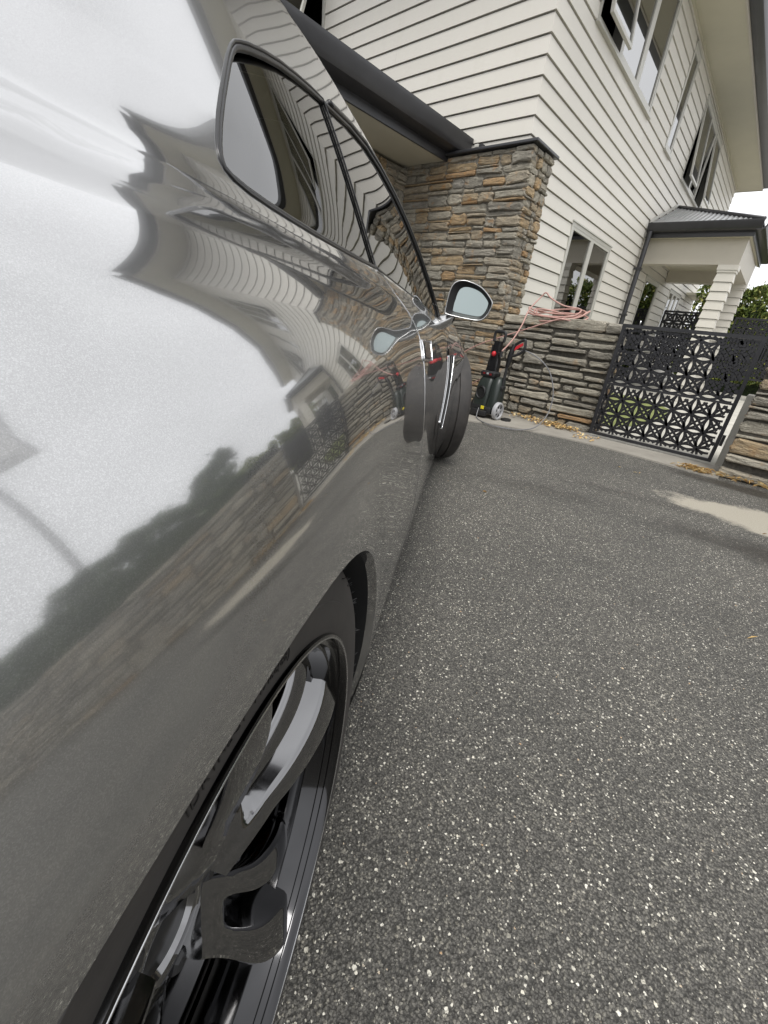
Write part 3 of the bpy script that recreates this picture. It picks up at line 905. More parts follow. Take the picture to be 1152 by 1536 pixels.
capstones(rw, -0.05, 7.0, 4.10, 4.42, 0.95, 6, 0.5, 0.9)

# pale rendered gate post between the gate and the right wall
gp = MB().cbox(-0.085, 4.46, 0.0, 0.10, 4.60, 0.60, 0.01).build('gate_post', M['pale_concrete'])
tag(gp, 'pale rendered stub post just behind the hinge side of the gate', 'post')

# ------------------------------------------------------------------ gate and screens, laser cut sheet
def lace(name, parent, W_, H_, a, t, wd, mat, off=(0, 0)):
    """cut metal sheet in the local XZ plane, lower left at origin; ribbons of width wd between lattice nodes"""
    mb = MB()
    lv = [0]
    def ribbon(p, q, bow):
        p, q = Vector(p), Vector(q)
        d = q - p; L_ = d.length; d.normalize(); nn = Vector((-d.y, d.x))
        pts = []
        N = 6
        for i in range(N + 1):
            s = i / N
            c_ = p + d * L_ * s + nn * bow * math.sin(PI * s)
            if c_.x < -0.001 or c_.x > W_ + 0.001 or c_.y < -0.001 or c_.y > H_ + 0.001: pts.append(None)
            else: pts.append(c_)
        lv[0] = (lv[0] + 1) % 7
        y0 = -t / 2 - lv[0] * 0.00012; y1 = t / 2 + lv[0] * 0.00012
        for i in range(N):
            if pts[i] is None or pts[i + 1] is None: continue
            e = (pts[i + 1] - pts[i]).normalized(); m_ = Vector((-e.y, e.x)) * wd / 2
            e = e * (wd * 0.12)
            A, B, C, D = pts[i] - m_ - e, pts[i + 1] - m_ + e, pts[i + 1] + m_ + e, pts[i] + m_ - e
            mb.add([(A.x, y0, A.y), (B.x, y0, B.y), (C.x, y0, C.y), (D.x, y0, D.y), (A.x, y1, A.y), (B.x, y1, B.y), (C.x, y1, C.y), (D.x, y1, D.y)],
                   [(0, 1, 2, 3), (7, 6, 5, 4), (0, 4, 5, 1), (3, 2, 6, 7)])
    nx, nz_ = int(W_ / a) + 2, int(H_ / a) + 2
    bw = 0.15 * a
    for i in range(-1, nx):
        for k in range(-1, nz_):
            x, z = i * a + off[0], k * a + off[1]
            for s in (1, -1):
                ribbon((x, z), (x + a, z), s * bw)
                ribbon((x, z), (x, z + a), s * bw)
                ribbon((x, z), (x + a, z + a), s * bw * 0.85)
                ribbon((x + a, z), (x, z + a), s * bw * 0.85)
    return mb.build(name, mat, parent)
gate = empty('gate', (-1.133, YG, 0.0))
tag(gate, 'black laser cut metal gate with star lattice between two stone walls', 'gate')
GW, GH = 1.014, 0.985
mb = MB()
mb.box(0, -0.014, 0.035, 0.028, 0.014, 0.035 + GH); mb.box(GW - 0.028, -0.014, 0.035, GW, 0.014, 0.035 + GH)
mb.box(0.028, -0.0135, 0.035, GW - 0.028, 0.0135, 0.060); mb.box(0.028, -0.0135, 0.035 + GH - 0.028, GW - 0.028, 0.0135, 0.035 + GH)
mb.build('frame', M['gate_black'], gate)
mb = MB(); mb.box(0.028, -0.010, 0.505, GW - 0.028, 0.010, 0.522); mb.build('mid_rail', M['charcoal_metal'], gate)
AL = 0.137
lo = lace('lower_panel', gate, GW - 0.056, 0.445, AL, 0.003, 0.0185, M['gate_black'], (0.03, 0.055)); lo.location = (0.028, 0, 0.06)
up = lace('upper_panel', gate, GW - 0.056, 0.47, AL, 0.003, 0.0185, M['gate_black'], (0.03, 0.02)); up.location = (0.028, 0, 0.522)
mb = MB(); mb.cbox(0.05, 0.016, 0.90, 0.20, 0.03, 0.93, 0.004); mb.build('latch', M['charcoal_metal'], gate)
for z in (0.18, 0.85):
    mb = MB(); mb.tube([(GW + 0.012, 0, z), (GW + 0.012, 0, z + 0.09)], 0.011, 10); mb.build('hinge', M['charcoal_metal'], gate, True, 40)
mb = MB(); mb.tube([(0.13, -0.004, 1.019), (0.13, -0.004, 1.055)], 0.005, 8); mb.build('latch_pin', M['satin_silver'], gate, True)
YF = 12.45
def screen(x0, x1, z0, z1, lab, Y, a=0.19):
    e = empty('screen_fence', (x0, Y, 0)); tag(e, lab, 'screen fence', 'black laser cut garden screens')
    mb = MB(); mb.box(0, -0.02, z0, 0.04, 0.02, z1); mb.box(x1 - x0 - 0.04, -0.02, z0, x1 - x0, 0.02, z1); mb.box(0.04, -0.019, z1 - 0.04, x1 - x0 - 0.04, 0.019, z1); mb.box(0.04, -0.019, z0, x1 - x0 - 0.04, 0.019, z0 + 0.04)
    mb.build('frame', M['gate_black'], e)
    q = lace('panel', e, x1 - x0 - 0.08, z1 - z0 - 0.08, a, 0.003, 0.030, M['gate_black'], (0.02, 0.02)); q.location = (0.04, 0, z0 + 0.04)
screen(-2.40, -1.32, 0.45, 1.70, 'black cut metal screen between house wall and porch column', YF)
screen(-1.02, 1.4, 0.45, 1.66, 'black cut metal screen right of the porch columns', YF)
screen(0.02, 1.25, 0.35, 1.30, 'short black cut metal screen behind the right hand stone wall', 5.4, 0.15)

# ================================================================== CAR
# ---- car side surface: half width as a function of length (u, from rear axle forward) and height z
CU = np.linspace(-0.97, 3.74, 472)
CZ = np.linspace(0.08, 1.36, 513)
def gsm(a, s, axis):
    k = int(max(1, round(3 * s)))
    w_ = np.exp(-0.5 * (np.arange(-k, k + 1) / s) ** 2); w_ /= w_.sum()
    pad = [(0, 0)] * a.ndim; pad[axis] = (k, k)
    ap = np.pad(a, pad, mode='edge')
    return np.apply_along_axis(lambda q: np.convolve(q, w_, 'valid'), axis, ap)
def kn(xs, ys, s=0.07):
    y = np.interp(CU, xs, ys)
    return gsm(y, s / (CU[1] - CU[0]), 0)
du = CU[1] - CU[0]; dz = CZ[1] - CZ[0]
VREF = kn([-0.97, -0.85, -0.5, 0.0, 0.45, 0.95, 1.5, 1.85, 2.02, 2.28, 2.5, 2.78, 3.1, 3.35, 3.55, 3.74], [-0.20, -0.075, -0.005, 0.012, 0.007, -0.008, -0.016, -0.015, -0.012, -0.002, 0.006, 0.010, 0.0, -0.04, -0.13, -0.30], 0.06)
SH = kn([-0.97, 0.3, 0.82, 1.87, 2.5, 3.74], [0.0, 0.0, -0.018, -0.078, -0.11, -0.22], 0.1)          # belt falls towards the nose
KT = kn([-0.97, -0.2, 0.25, 0.9, 1.5, 2.2, 2.8, 3.74], [1.0, 1.0, 1.0, 0.72, 0.50, 0.50, 0.8, 0.9], 0.12)
ZTOP = kn([-0.97, -0.75, -0.5, -0.25, 0.1, 0.5, 0.9, 1.2, 1.4, 1.7, 1.85, 2.05, 2.78, 3.3, 3.74], [0.99, 1.0, 1.03, 1.10, 1.21, 1.275, 1.292, 1.25, 1.175, 1.034, 0.955, 0.90, 0.85, 0.76, 0.60], 0.05)
pz = np.array([0.08, 0.16, 0.22, 0.34, 0.46, 0.55, 0.65, 0.75, 0.83, 0.87, 0.895, 0.915, 0.930, 0.955, 1.0, 1.1, 1.2, 1.30, 1.40])
pf = np.array([-34., -20., -9., -3., 2., 6., 13., 21., 31., 38., 47., 50., 32., 22., 21., 23., 27., 31., 33.])
hz_ = np.array([0.08, 0.16, 0.22, 0.34, 0.46, 0.55, 0.65, 0.70, 0.74, 0.80, 0.84, 0.862, 0.89, 0.910, 0.925, 0.94, 0.96, 1.0, 1.1, 1.2, 1.30, 1.40])
hf_ = np.array([-34., -20., -9., -4., -3., -4., -6., -5., 4., 20., 36., 52., 63., 66., 50., 28., 22., 21., 23., 27., 31., 33.])
WH = kn([-0.97, -0.6, -0.3, 0.1, 1.15, 3.74], [0.5, 0.8, 1.0, 1.0, 0.0, 0.0], 0.16)
lowm = np.interp(pz, [0.2, 0.5, 0.90, 0.96], [0.0, 1.0, 1.0, 0.0])      # how much the door factor applies
PHI = np.zeros((len(CU), len(CZ)))
for i in range(len(CU)):
    fac = 1 + (KT[i] - 1) * lowm
    sh = SH[i] * np.interp(pz, [0.45, 0.8], [0, 1])
    PHI[i] = np.interp(CZ, pz + sh, pf * fac) * (1 - WH[i]) + WH[i] * np.interp(CZ, hz_ + SH[i] * np.interp(hz_, [0.45, 0.8], [0, 1]), hf_)
    PHI[i] = np.maximum(PHI[i], np.interp(CZ - ZTOP[i], [-0.075, -0.03, 0.0, 0.02], [-90, 40, 76, 80]))
PHI = gsm(PHI, 0.0055 / dz, 1)
T = np.tan(np.radians(np.clip(PHI, -60, 80)))
cum = np.concatenate([np.zeros((len(CU), 1)), np.cumsum((T[:, 1:] + T[:, :-1]) * 0.5 * dz, axis=1)], axis=1)
iref = int(np.argmin(abs(CZ - 0.55)))
CV = VREF[:, None] - (cum - cum[:, iref:iref + 1])
UU, ZZ = np.meshgrid(CU, CZ, indexing='ij')
def ell(u0, a_, b_): return np.sqrt(((UU - u0) / a_) ** 2 + ((ZZ - 0.35) / b_) ** 2)
for (u0, a_, b_, amp) in ((-0.04, 0.425, 0.356, 0.006), (2.78, 0.385, 0.36, 0.004)):
    r_ = ell(u0, a_, b_)
    CV = CV + amp * np.exp(-((np.maximum(r_, 1.0) - 1.0) / 0.14) ** 2) * np.clip((ZZ - 0.15) / 0.2, 0, 1)
CV = CV + 0.042 * np.exp(-((UU - 2.62) / 0.34) ** 2) * np.clip((ZZ - 0.50) / 0.18, 0, 1) ** 1.5          # front wing swells over the wheel
CV = CV - 0.22 * np.clip(0.48 - UU, 0, 0.8) ** 2 * np.clip((ZZ - 0.90) / 0.10, 0, 1)          # cabin tapers in towards the tail
CV = CV - 0.12 * np.clip(0.28 - UU, 0, 1.0) ** 2 * np.clip((ZZ - 0.72) / 0.10, 0, 1)
CV = gsm(gsm(CV, 0.012 / du, 0), 0.003 / dz, 1)
GU, GZ_ = np.gradient(CV, du, dz)
def bil(A, u, z):
    fu = np.clip((u - CU[0]) / du, 0, len(CU) - 1.001); fz = np.clip((z - CZ[0]) / dz, 0, len(CZ) - 1.001)
    i, k = int(fu), int(fz); a_, b_ = fu - i, fz - k
    return (A[i, k] * (1 - a_) + A[i + 1, k] * a_) * (1 - b_) + (A[i, k + 1] * (1 - a_) + A[i + 1, k + 1] * a_) * b_
def carv(u, z): return float(bil(CV, u, z))
def ztop(u): return float(np.interp(u, CU, ZTOP))
CTH, CUC, CD = 0.52261111, 0.13527, 0.08907
CUv = Vector((-math.sin(CTH), math.cos(CTH), 0)); CVv = Vector((math.cos(CTH), math.sin(CTH), 0))
HALF, MIDU = 0.93, 1.39
car = empty('parked_car', (MIDU + CUC) * CUv + (-HALF - CD) * CVv, PI / 2 + CTH)
tag(car, 'grey metallic sports coupe parked close by with dark alloy wheels', 'car')
def C3(u, v, z, side=1): return (u - MIDU, -side * (HALF + v), z)
def cnorm(u, z):
    return -bil(GU, u, z), 1.0, -bil(GZ_, u, z)

ARCH = {}
def ellipse_poly(u0, a_, b_, n=72): return [(u0 + a_ * math.cos(2 * PI * i / n), 0.35 + b_ * math.sin(2 * PI * i / n)) for i in range(n)]
QGLASS = [(0.2919, 0.958), (0.2928, 0.9521), (0.3019, 0.9475), (0.3237, 0.9436), (0.3586, 0.9408), (0.4113, 0.9386), (0.4802, 0.9370), (0.6253, 0.9358), (0.812, 0.935), (0.741, 1.1645), (0.6774, 1.1550), (0.6121, 1.1428), (0.5457, 1.1282), (0.4888, 1.1126), (0.443, 1.0983), (0.4189, 1.0895), (0.4052, 1.0835), (0.3936, 1.0755), (0.3787, 1.062), (0.3605, 1.043), (0.3392, 1.0198), (0.317, 0.9938), (0.3009, 0.9740), (0.2941, 0.9642)]
DGLASS = [(0.8140, 0.9347), (1.022, 0.9185), (1.405, 0.887), (1.70, 0.861), (1.815, 0.853), (1.845, 0.862), (1.80, 0.908), (1.70, 0.972), (1.55, 1.055), (1.40, 1.122), (1.28, 1.165), (1.16, 1.190), (1.05, 1.199), (0.92, 1.192), (0.7430, 1.1648)]
def strip(path, wd):
    out = []
    for (p, q) in zip(path[:-1], path[1:]):
        p, q = Vector(p), Vector(q); d = (q - p).normalized(); n_ = Vector((-d.y, d.x)) * wd / 2; e = d * wd * 0.3
        out.append([tuple(p - n_ - e), tuple(q - n_ + e), tuple(q + n_ + e), tuple(p + n_ - e)])
    return out
def cm2(path, n=6): return [(v.x, v.y) for v in catmull([(a_, b_, 0) for a_, b_ in path], n)]
SEAM_R = cm2([(0.815, 0.930), (0.869, 0.924), (0.941, 0.887), (0.998, 0.830), (1.005, 0.785), (0.965, 0.68), (0.965, 0.48), (0.985, 0.205)])
SEAM_F = cm2([(1.845, 0.857), (1.88, 0.80), (1.85, 0.68), (1.76, 0.56), (1.60, 0.45), (1.53, 0.32), (1.51, 0.205)])
SEAM_S = [(0.40, 0.20), (1.4, 0.20), (2.38, 0.20)]

def cut(bm, poly):
    A = sum(poly[i][0] * poly[(i + 1) % len(poly)][1] - poly[(i + 1) % len(poly)][0] * poly[i][1] for i in range(len(poly)))
    if A < 0: poly = poly[::-1]
    us = [q[0] for q in poly]; zs = [q[1] for q in poly]
    b0, b1, c0, c1 = min(us) - .03, max(us) + .03, min(zs) - .03, max(zs) + .03
    cand = []
    for f in bm.faces:
        c_ = f.verts[0].co
        if b0 < c_.x < b1 and c0 < c_.z < c1: cand.append(f)
    for i in range(len(poly)):
        p, q = poly[i], poly[(i + 1) % len(poly)]
        nx, nz = -(q[1] - p[1]), q[0] - p[0]
        L_ = math.hypot(nx, nz)
        if L_ < 1e-7: continue
        nrm = Vector((nx / L_, 0, nz / L_)); co = Vector((p[0], 0, p[1]))
        geom = set(cand)
        for f in cand: geom.update(f.edges); geom.update(f.verts)
        ret = bmesh.ops.bisect_plane(bm, geom=list(geom), dist=1e-6, plane_co=co, plane_no=nrm)
        cand = [f for f in ret['geom'] if isinstance(f, bmesh.types.BMFace) and (f.calc_center_median() - co).dot(nrm) > 0]
    bmesh.ops.delete(bm, geom=cand, context='FACES')

ZBOT = 0.105
nu, nz2 = 392, 104
bm = bmesh.new()
us = [CU[0] + (CU[-1] - CU[0]) * i / nu for i in range(nu + 1)]
grid = []
for u in us:
    zt = ztop(u) - 0.002
    grid.append([bm.verts.new((u, 0, ZBOT + (zt - ZBOT) * k / nz2)) for k in range(nz2 + 1)])
for i in range(nu):
    for k in range(nz2):
        bm.faces.new((grid[i][k], grid[i + 1][k], grid[i + 1][k + 1], grid[i][k + 1]))
cut(bm, [(-0.04 + 0.425 * math.cos(t), 0.35 + 0.356 * math.sin(t)) for t in np.linspace(0, PI, 49)] + [(-0.45, 0.09), (0.405, 0.09)]); cut(bm, ellipse_poly(2.78, 0.385, 0.36))
for (x0_, x1_) in ((2.52, 3.04),):
    cut(bm, [(x0_ - 0.06, 0.09), (x1_ + 0.06, 0.09), (x1_ + 0.04, 0.16), (x0_ - 0.04, 0.16)])
cut(bm, QGLASS); cut(bm, DGLASS)
for q in strip(SEAM_R, 0.006) + strip(SEAM_F, 0.006) + strip(SEAM_S, 0.004): cut(bm, q)
loose = [v for v in bm.verts if not v.link_faces]
bmesh.ops.delete(bm, geom=loose, context='VERTS')
sr = sorted([(b_, a_) for a_, b_ in SEAM_R]); sf = sorted([(b_, a_) for a_, b_ in SEAM_F])
def panel(c_):
    u, z = c_.x, c_.z
    if z < 0.20 and 0.33 < u < 2.42: return 'sill'
    ur = np.interp(z, [q[0] for q in sr], [q[1] for q in sr]); uf = np.interp(z, [q[0] for q in sf], [q[1] for q in sf])
    if z < 0.9 and u > uf and u > 1.6: return 'front_fender'
    if ur < u < uf and z < 0.935 and z < np.interp(u, [0.815, 1.022, 1.405, 1.845], [0.934, 0.918, 0.8865, 0.855]): return 'door'
    return 'quarter_panel'
groups = {}
for f in bm.faces: groups.setdefault(panel(f.calc_center_median()), []).append([v.co.copy() for v in f.verts])
bm.free()
def surf_mesh(name, faces, mat, parent, side=1, off=0.0, bend=0.0):
    idx, uz, fs = {}, [], []
    for fc in faces:
        q = []
        for c_ in fc:
            key = (round(c_.x, 6), round(c_.z, 6))
            if key not in idx: idx[key] = len(uz); uz.append((c_.x, c_.z))
            q.append(idx[key])
        q2 = []
        for i_ in q:
            if not q2 or q2[-1] != i_: q2.append(i_)
        if len(q2) > 2 and len(set(q2)) == len(q2): fs.append(tuple(q2 if side == 1 else q2[::-1]))
    vs, ns = [], []
    for (u, z) in uz:
        nn_ = cnorm(u, z); k_ = max(0.0, 0.66 - u)
        n_ = Vector((nn_[0] - 2 * bend * k_, -side * nn_[1], nn_[2])).normalized()
        vs.append(Vector(C3(u, carv(u, z) - bend * k_ * k_, z, side)) + n_ * off); ns.append(n_)
    o = mesh_obj(name, vs, fs, mat, parent, True)
    o.data.normals_split_custom_set_from_vertices(ns)
    return o
for side in (1, -1):
    for nm, fcs in groups.items(): surf_mesh(nm, fcs, M['car_paint'], car, side)

def fill(poly, n_in=3, step=0.03):
    """fan of a convex polygon subdivided towards its centre"""
    cu_ = sum(p[0] for p in poly) / len(poly); cz_ = sum(p[1] for p in poly) / len(poly)
    P = []
    for i in range(len(poly)):
        p, q = poly[i], poly[(i + 1) % len(poly)]
        m_ = max(1, int(math.hypot(q[0] - p[0], q[1] - p[1]) / step))
        P += [(p[0] + (q[0] - p[0]) * k / m_, p[1] + (q[1] - p[1]) * k / m_) for k in range(m_)]
    rings = [[Vector((cu_ + (p[0] - cu_) * s, 0, cz_ + (p[1] - cz_) * s)) for p in P] for s in np.linspace(1, 0.02, 24)]
    fs = []
    for a_, b_ in zip(rings[:-1], rings[1:]):
        for i in range(len(P)):
            j = (i + 1) % len(P)
            fs.append([a_[i], a_[j], b_[j], b_[i]])
    fs.append(rings[-1])
    return fs
def ccw(poly):
    A = sum(poly[i][0] * poly[(i + 1) % len(poly)][1] - poly[(i + 1) % len(poly)][0] * poly[i][1] for i in range(len(poly)))
    return poly if A > 0 else poly[::-1]
def path3(poly, off, side=1):
    out = []
    for (u, z) in poly:
        a_, b_, c_ = cnorm(u, z)
        n_ = Vector((a_, -side * b_, c_)).normalized()
        out.append(Vector(C3(u, carv(u, z), z, side)) + n_ * off)
    return out
def dense(poly, step=0.02, closed=True):
    P = []
    for i in range(len(poly) if closed else len(poly) - 1):
        p, q = poly[i], poly[(i + 1) % len(poly)]
        m_ = max(1, int(math.hypot(q[0] - p[0], q[1] - p[1]) / step))
        P += [(p[0] + (q[0] - p[0]) * k / m_, p[1] + (q[1] - p[1]) * k / m_) for k in range(m_)]
    if not closed: P.append(poly[-1])
    return P
def inset(poly, d):
    cu_ = sum(p[0] for p in poly) / len(poly); cz_ = sum(p[1] for p in poly) / len(poly)
    out = []
    poly = ccw(poly)
    for i in range(len(poly)):
        p0, p, q = Vector(poly[i - 1]), Vector(poly[i]), Vector(poly[(i + 1) % len(poly)])
        t = ((p - p0).normalized() + (q - p).normalized()).normalized()
        out.append((p.x - t.y * d, p.y + t.x * d))
    return out
for side in (1, -1):
    qg = surf_mesh('quarter_window', fill(ccw(QGLASS)), M['car_glass'], car, side, -0.004, 0.14)
    dg = surf_mesh('door_window', fill(ccw(DGLASS)), M['car_glass'], car, side, -0.004)
    for nm, poly, par in (('window_seal', QGLASS, qg), ('window_seal', DGLASS, dg)):
        ii = inset(poly, 0.002)
        ii = (ii[9:] + ii[:9]) if poly is QGLASS else ii
        mb = MB(); mb.tube(path3(dense(ii, 0.02, False), -0.002, side), 0.0034, 8); mb.build(nm, M['black_trim'], par, True)
    mb = MB(); mb.tube(path3(dense(inset(QGLASS, -0.002)), 0.0003, side), 0.0018, 8, closed=True); mb.build('window_moulding', M['black_trim'], qg, True)
    mb = MB(); mb.tube(path3(dense([(0.813, 0.935), (0.742, 1.1648)], 0.02, False), -0.003, side), 0.0012, 8); mb.build('glass_joint', M['black_trim'], dg, True)
    # thin grey loop line inside the quarter glass
    qc = (sum(p[0] for p in QGLASS) / len(QGLASS), sum(p[1] for p in QGLASS) / len(QGLASS))
    def scq(k_): return [(qc[0] + 0.06 + (p[0] - qc[0]) * k_, qc[1] - 0.003 + (p[1] - qc[1]) * k_) for p in QGLASS[:8] + [(0.70, 0.95), (0.66, 1.13)] + QGLASS[11:]]
    q1, q2 = path3(dense(scq(0.66)), -0.030, side), path3(dense(scq(0.645)), -0.030, side)
    n_ = len(q1)
    MB().add(q1 + q2, [(i, (i + 1) % n_, n_ + (i + 1) % n_, n_ + i) for i in range(n_)]).build('loop_line', M['grey_plastic'], qg)
    # dark backing in the panel gaps
    for nm, path in (('door_gap', SEAM_R), ('door_gap', SEAM_F), ('sill_gap', SEAM_S)):
        mb = MB(); P_ = dense(path, 0.02, False)
        pa, pb = [], []
        for i, p in enumerate(P_):
            d = (Vector(P_[min(i + 1, len(P_) - 1)]) - Vector(P_[max(i - 1, 0)])).normalized() * 0.012
            pa.append((p[0] - d.y, p[1] + d.x)); pb.append((p[0] + d.y, p[1] - d.x))
        A_, B_ = path3(pa, -0.007, side), path3(pb, -0.007, side); n_ = len(A_)
        mb.add(A_ + B_, [(i, i + 1, n_ + i + 1, n_ + i) for i in range(n_ - 1)]); mb.build(nm, M['wheel_well'], car)
    mb = MB(); mb.tube(path3(dense([(a_ - 0.0036, b_) for a_, b_ in SEAM_R], 0.02, False), -0.0006, side), 0.0016, 6); mb.build('door_edge_highlight', M['satin_silver'], car, True)  # silver bead added along the seam to draw the door edge's highlight
    # rolled arch lips
    for (u0, a_, b_) in ((-0.04, 0.425, 0.356), (2.78, 0.385, 0.36)):
        P_ = [(u0 + a_ * math.cos(t), 0.35 + b_ * math.sin(t)) for t in np.linspace(R(-33), R(213), 90)]
        if u0 < 1: P_ = [(0.405 - 0.02 * k / 8, 0.11 + 0.24 * k / 8) for k in range(8)] + [(u0 + a_ * math.cos(t), 0.35 + b_ * math.sin(t)) for t in np.linspace(0, PI, 80)]
        o_ = path3(P_, 0.0, side)
        i1 = [Vector(C3(u0 + (p[0] - u0) * 0.992, carv(*p) - 0.012, 0.35 + (p[1] - 0.35) * 0.992, side)) for p in P_]
        i2 = [Vector(C3(u0 + (p[0] - u0) * 1.0, carv(*p) - 0.07, 0.35 + (p[1] - 0.35) * 1.0, side)) for p in P_]
        n_ = len(P_)
        MB().add(o_ + i1, [(i, i + 1, n_ + i + 1, n_ + i) for i in range(n_ - 1)]).build('arch_lip', M['car_paint'], car, True, 40)
        MB().add(i1 + i2, [(i, i + 1, n_ + i + 1, n_ + i) for i in range(n_ - 1)]).build('arch_liner', M['wheel_well'], car, True, 40)
        # inner wheel well
        mb = MB(); RW = 0.43
        w1 = [Vector(C3(u0 + RW * math.cos(t), -0.045, 0.35 + RW * math.sin(t), side)) for t in np.linspace(R(-38), R(218), 40)]
        w2 = [Vector(C3(u0 + RW * math.cos(t), -0.40, 0.35 + RW * math.sin(t), side)) for t in np.linspace(R(-38), R(218), 40)]
        mb.add(w1 + w2, [(i, i + 1, 41 + i, 40 + i) for i in range(39)]); mb.add(w2, [tuple(range(40))])
        mb.build('wheel_liner', M['wheel_well'], car)

# roof, screens, bonnet and boot lofted between the two sides
def crown(u): return float(np.interp(u, [-0.97, -0.6, -0.2, 0.3, 1.0, 1.5, 1.95, 2.3, 3.0, 3.74], [0.03, 0.03, 0.07, 0.075, 0.07, 0.07, 0.06, 0.045, 0.05, 0.07]))
def skin(name, u0, u1, mat, n=60, m=24, lift=0.0):
    vs, fs = [], []
    for i in range(n + 1):
        u = u0 + (u1 - u0) * i / n; zt = ztop(u) - 0.002; he = HALF + carv(u, zt)
        for k in range(m + 1):
            t = -1 + 2 * k / m
            vs.append((u - MIDU, t * he, zt + crown(u) * (1 - abs(t) ** 2.4) + lift))
    for i in range(n):
        for k in range(m):
            a_ = i * (m + 1) + k
            fs.append((a_, a_ + m + 1, a_ + m + 2, a_ + 1))
    return mesh_obj(name, vs, fs, mat, car, True)
skin('boot_lid', -0.97, -0.52, M['car_paint']); skin('rear_screen', -0.515, 0.22, M['car_glass']); skin('roof', 0.225, 1.04, M['car_paint'])
skin('windscreen', 1.045, 1.93, M['car_glass']); skin('bonnet', 1.935, 3.74, M['car_paint'])
def fascia(name, u_e, sgn, mat, zlo=0.11):
    vs, fs = [], []; n, m = 28, 18
    zt = ztop(u_e) - 0.002
    for k in range(m + 1):
        z = zlo + (zt - zlo) * k / m; he = HALF + carv(u_e, z); zc = z + crown(u_e) * (k / m) ** 3
        for i in range(n + 1):
            t = -1 + 2 * i / n
            b = (1 - t * t); lift = (zc - z) * (1 - abs(t) ** 2.4)
            vs.append((u_e - MIDU + sgn * b * (0.10 + 0.05 * math.sin(PI * min(1, k / m))), t * he, z + lift))
    for k in range(m):
        for i in range(n):
            a_ = k * (n + 1) + i
            q = (a_, a_ + 1, a_ + n + 2, a_ + n + 1)
            fs.append(q if sgn > 0 else q[::-1])
    return mesh_obj(name, vs, fs, mat, car, True)
fb = fascia('front_bumper', 3.74, 1, M['car_paint']); rb = fascia('rear_bumper', -0.97, -1, M['car_paint'])
for y in (-0.52, -0.33, 0.33, 0.52):
    mb = MB(); mb.lathe([(0.0, -0.02), (0.06, -0.018), (0.075, -0.008), (0.08, 0.03)], 28, 'x', c=(-0.97 - 0.06 - 0.11 * (1 - (y / 0.73) ** 2) - MIDU, y, 0.80)); mb.build('tail_light', M['lens_red'], rb, True)
mb = MB(); mb.cbox(-1.12 - MIDU, -0.52, 0.12, -0.96 - MIDU, 0.52, 0.30, 0.03); mb.build('diffuser', M['black_plastic'], rb, True, 40)
for y in (-0.42, -0.31, 0.31, 0.42):
    mb = MB(); mb.lathe([(0.030, 0.06), (0.044, 0.06), (0.048, -0.02), (0.044, -0.024), (0.040, -0.02), (0.038, 0.05)], 28, 'x', c=(-1.13 - MIDU, y, 0.24)); mb.build('exhaust_tip', M['satin_silver'], rb, True, 40)
mb = MB(); mb.cbox(3.80 - MIDU, -0.34, 0.22, 3.89 - MIDU, 0.34, 0.46, 0.03); mb.build('grille', M['black_plastic'], fb)
for s in (1, -1):
    mb = MB(); mb.cbox(3.52 - MIDU, s * 0.60 - 0.10, 0.60, 3.78 - MIDU, s * 0.60 + 0.08, 0.68, 0.03); mb.build('headlight', M['lens_clear'], fb)
mb = MB(); mb.box(-0.9 - MIDU, -0.52, 0.13, 3.7 - MIDU, 0.52, 0.20); mb.box(0.42 - MIDU, -0.88, 0.125, 2.36 - MIDU, 0.88, 0.19); mb.build('underbody', M['wheel_well'], car)
# cabin
mb = MB(); mb.box(0.3 - MIDU, -0.62, 0.2, 2.0 - MIDU, 0.62, 0.24); mb.box(-0.5 - MIDU, -0.6, 0.21, 0.3 - MIDU, 0.6, 0.85); mb.build('cabin_floor', M['interior'], car)
mb = MB(); mb.cbox(1.6 - MIDU, -0.72, 0.45, 1.98 - MIDU, 0.72, 0.86, 0.05); mb.build('dashboard', M['interior'], car, True, 40)
for s in (1, -1):
    mb = MB(); mb.cbox(0.75 - MIDU, s * 0.36 - 0.26, 0.24, 1.28 - MIDU, s * 0.36 + 0.26, 0.46, 0.07)
    b_ = MB(); b_.cbox(-0.07, s * 0.36 - 0.25, 0.0, 0.07, s * 0.36 + 0.25, 0.62, 0.06); b_.cbox(-0.05, s * 0.36 - 0.14, 0.64, 0.05, s * 0.36 + 0.14, 0.82, 0.045)
    m_ = Matrix.Translation((0.78 - MIDU, 0, 0.38)) @ Matrix.Rotation(R(-22), 4, 'Y')
    mb.add([m_ @ Vector(v) for v in b_.v], b_.f); mb.build('seat', M['interior'], car, True, 40)
mb = MB(); mb.tube([(1.42 - MIDU + 0.06 * math.cos(t), -0.36 + 0.18 * math.sin(t), 0.80 + 0.17 * math.cos(t)) for t in np.linspace(0, 2 * PI, 32)[:-1]], 0.014, 8, closed=True); mb.build('steering_wheel', M['interior'], car, True)

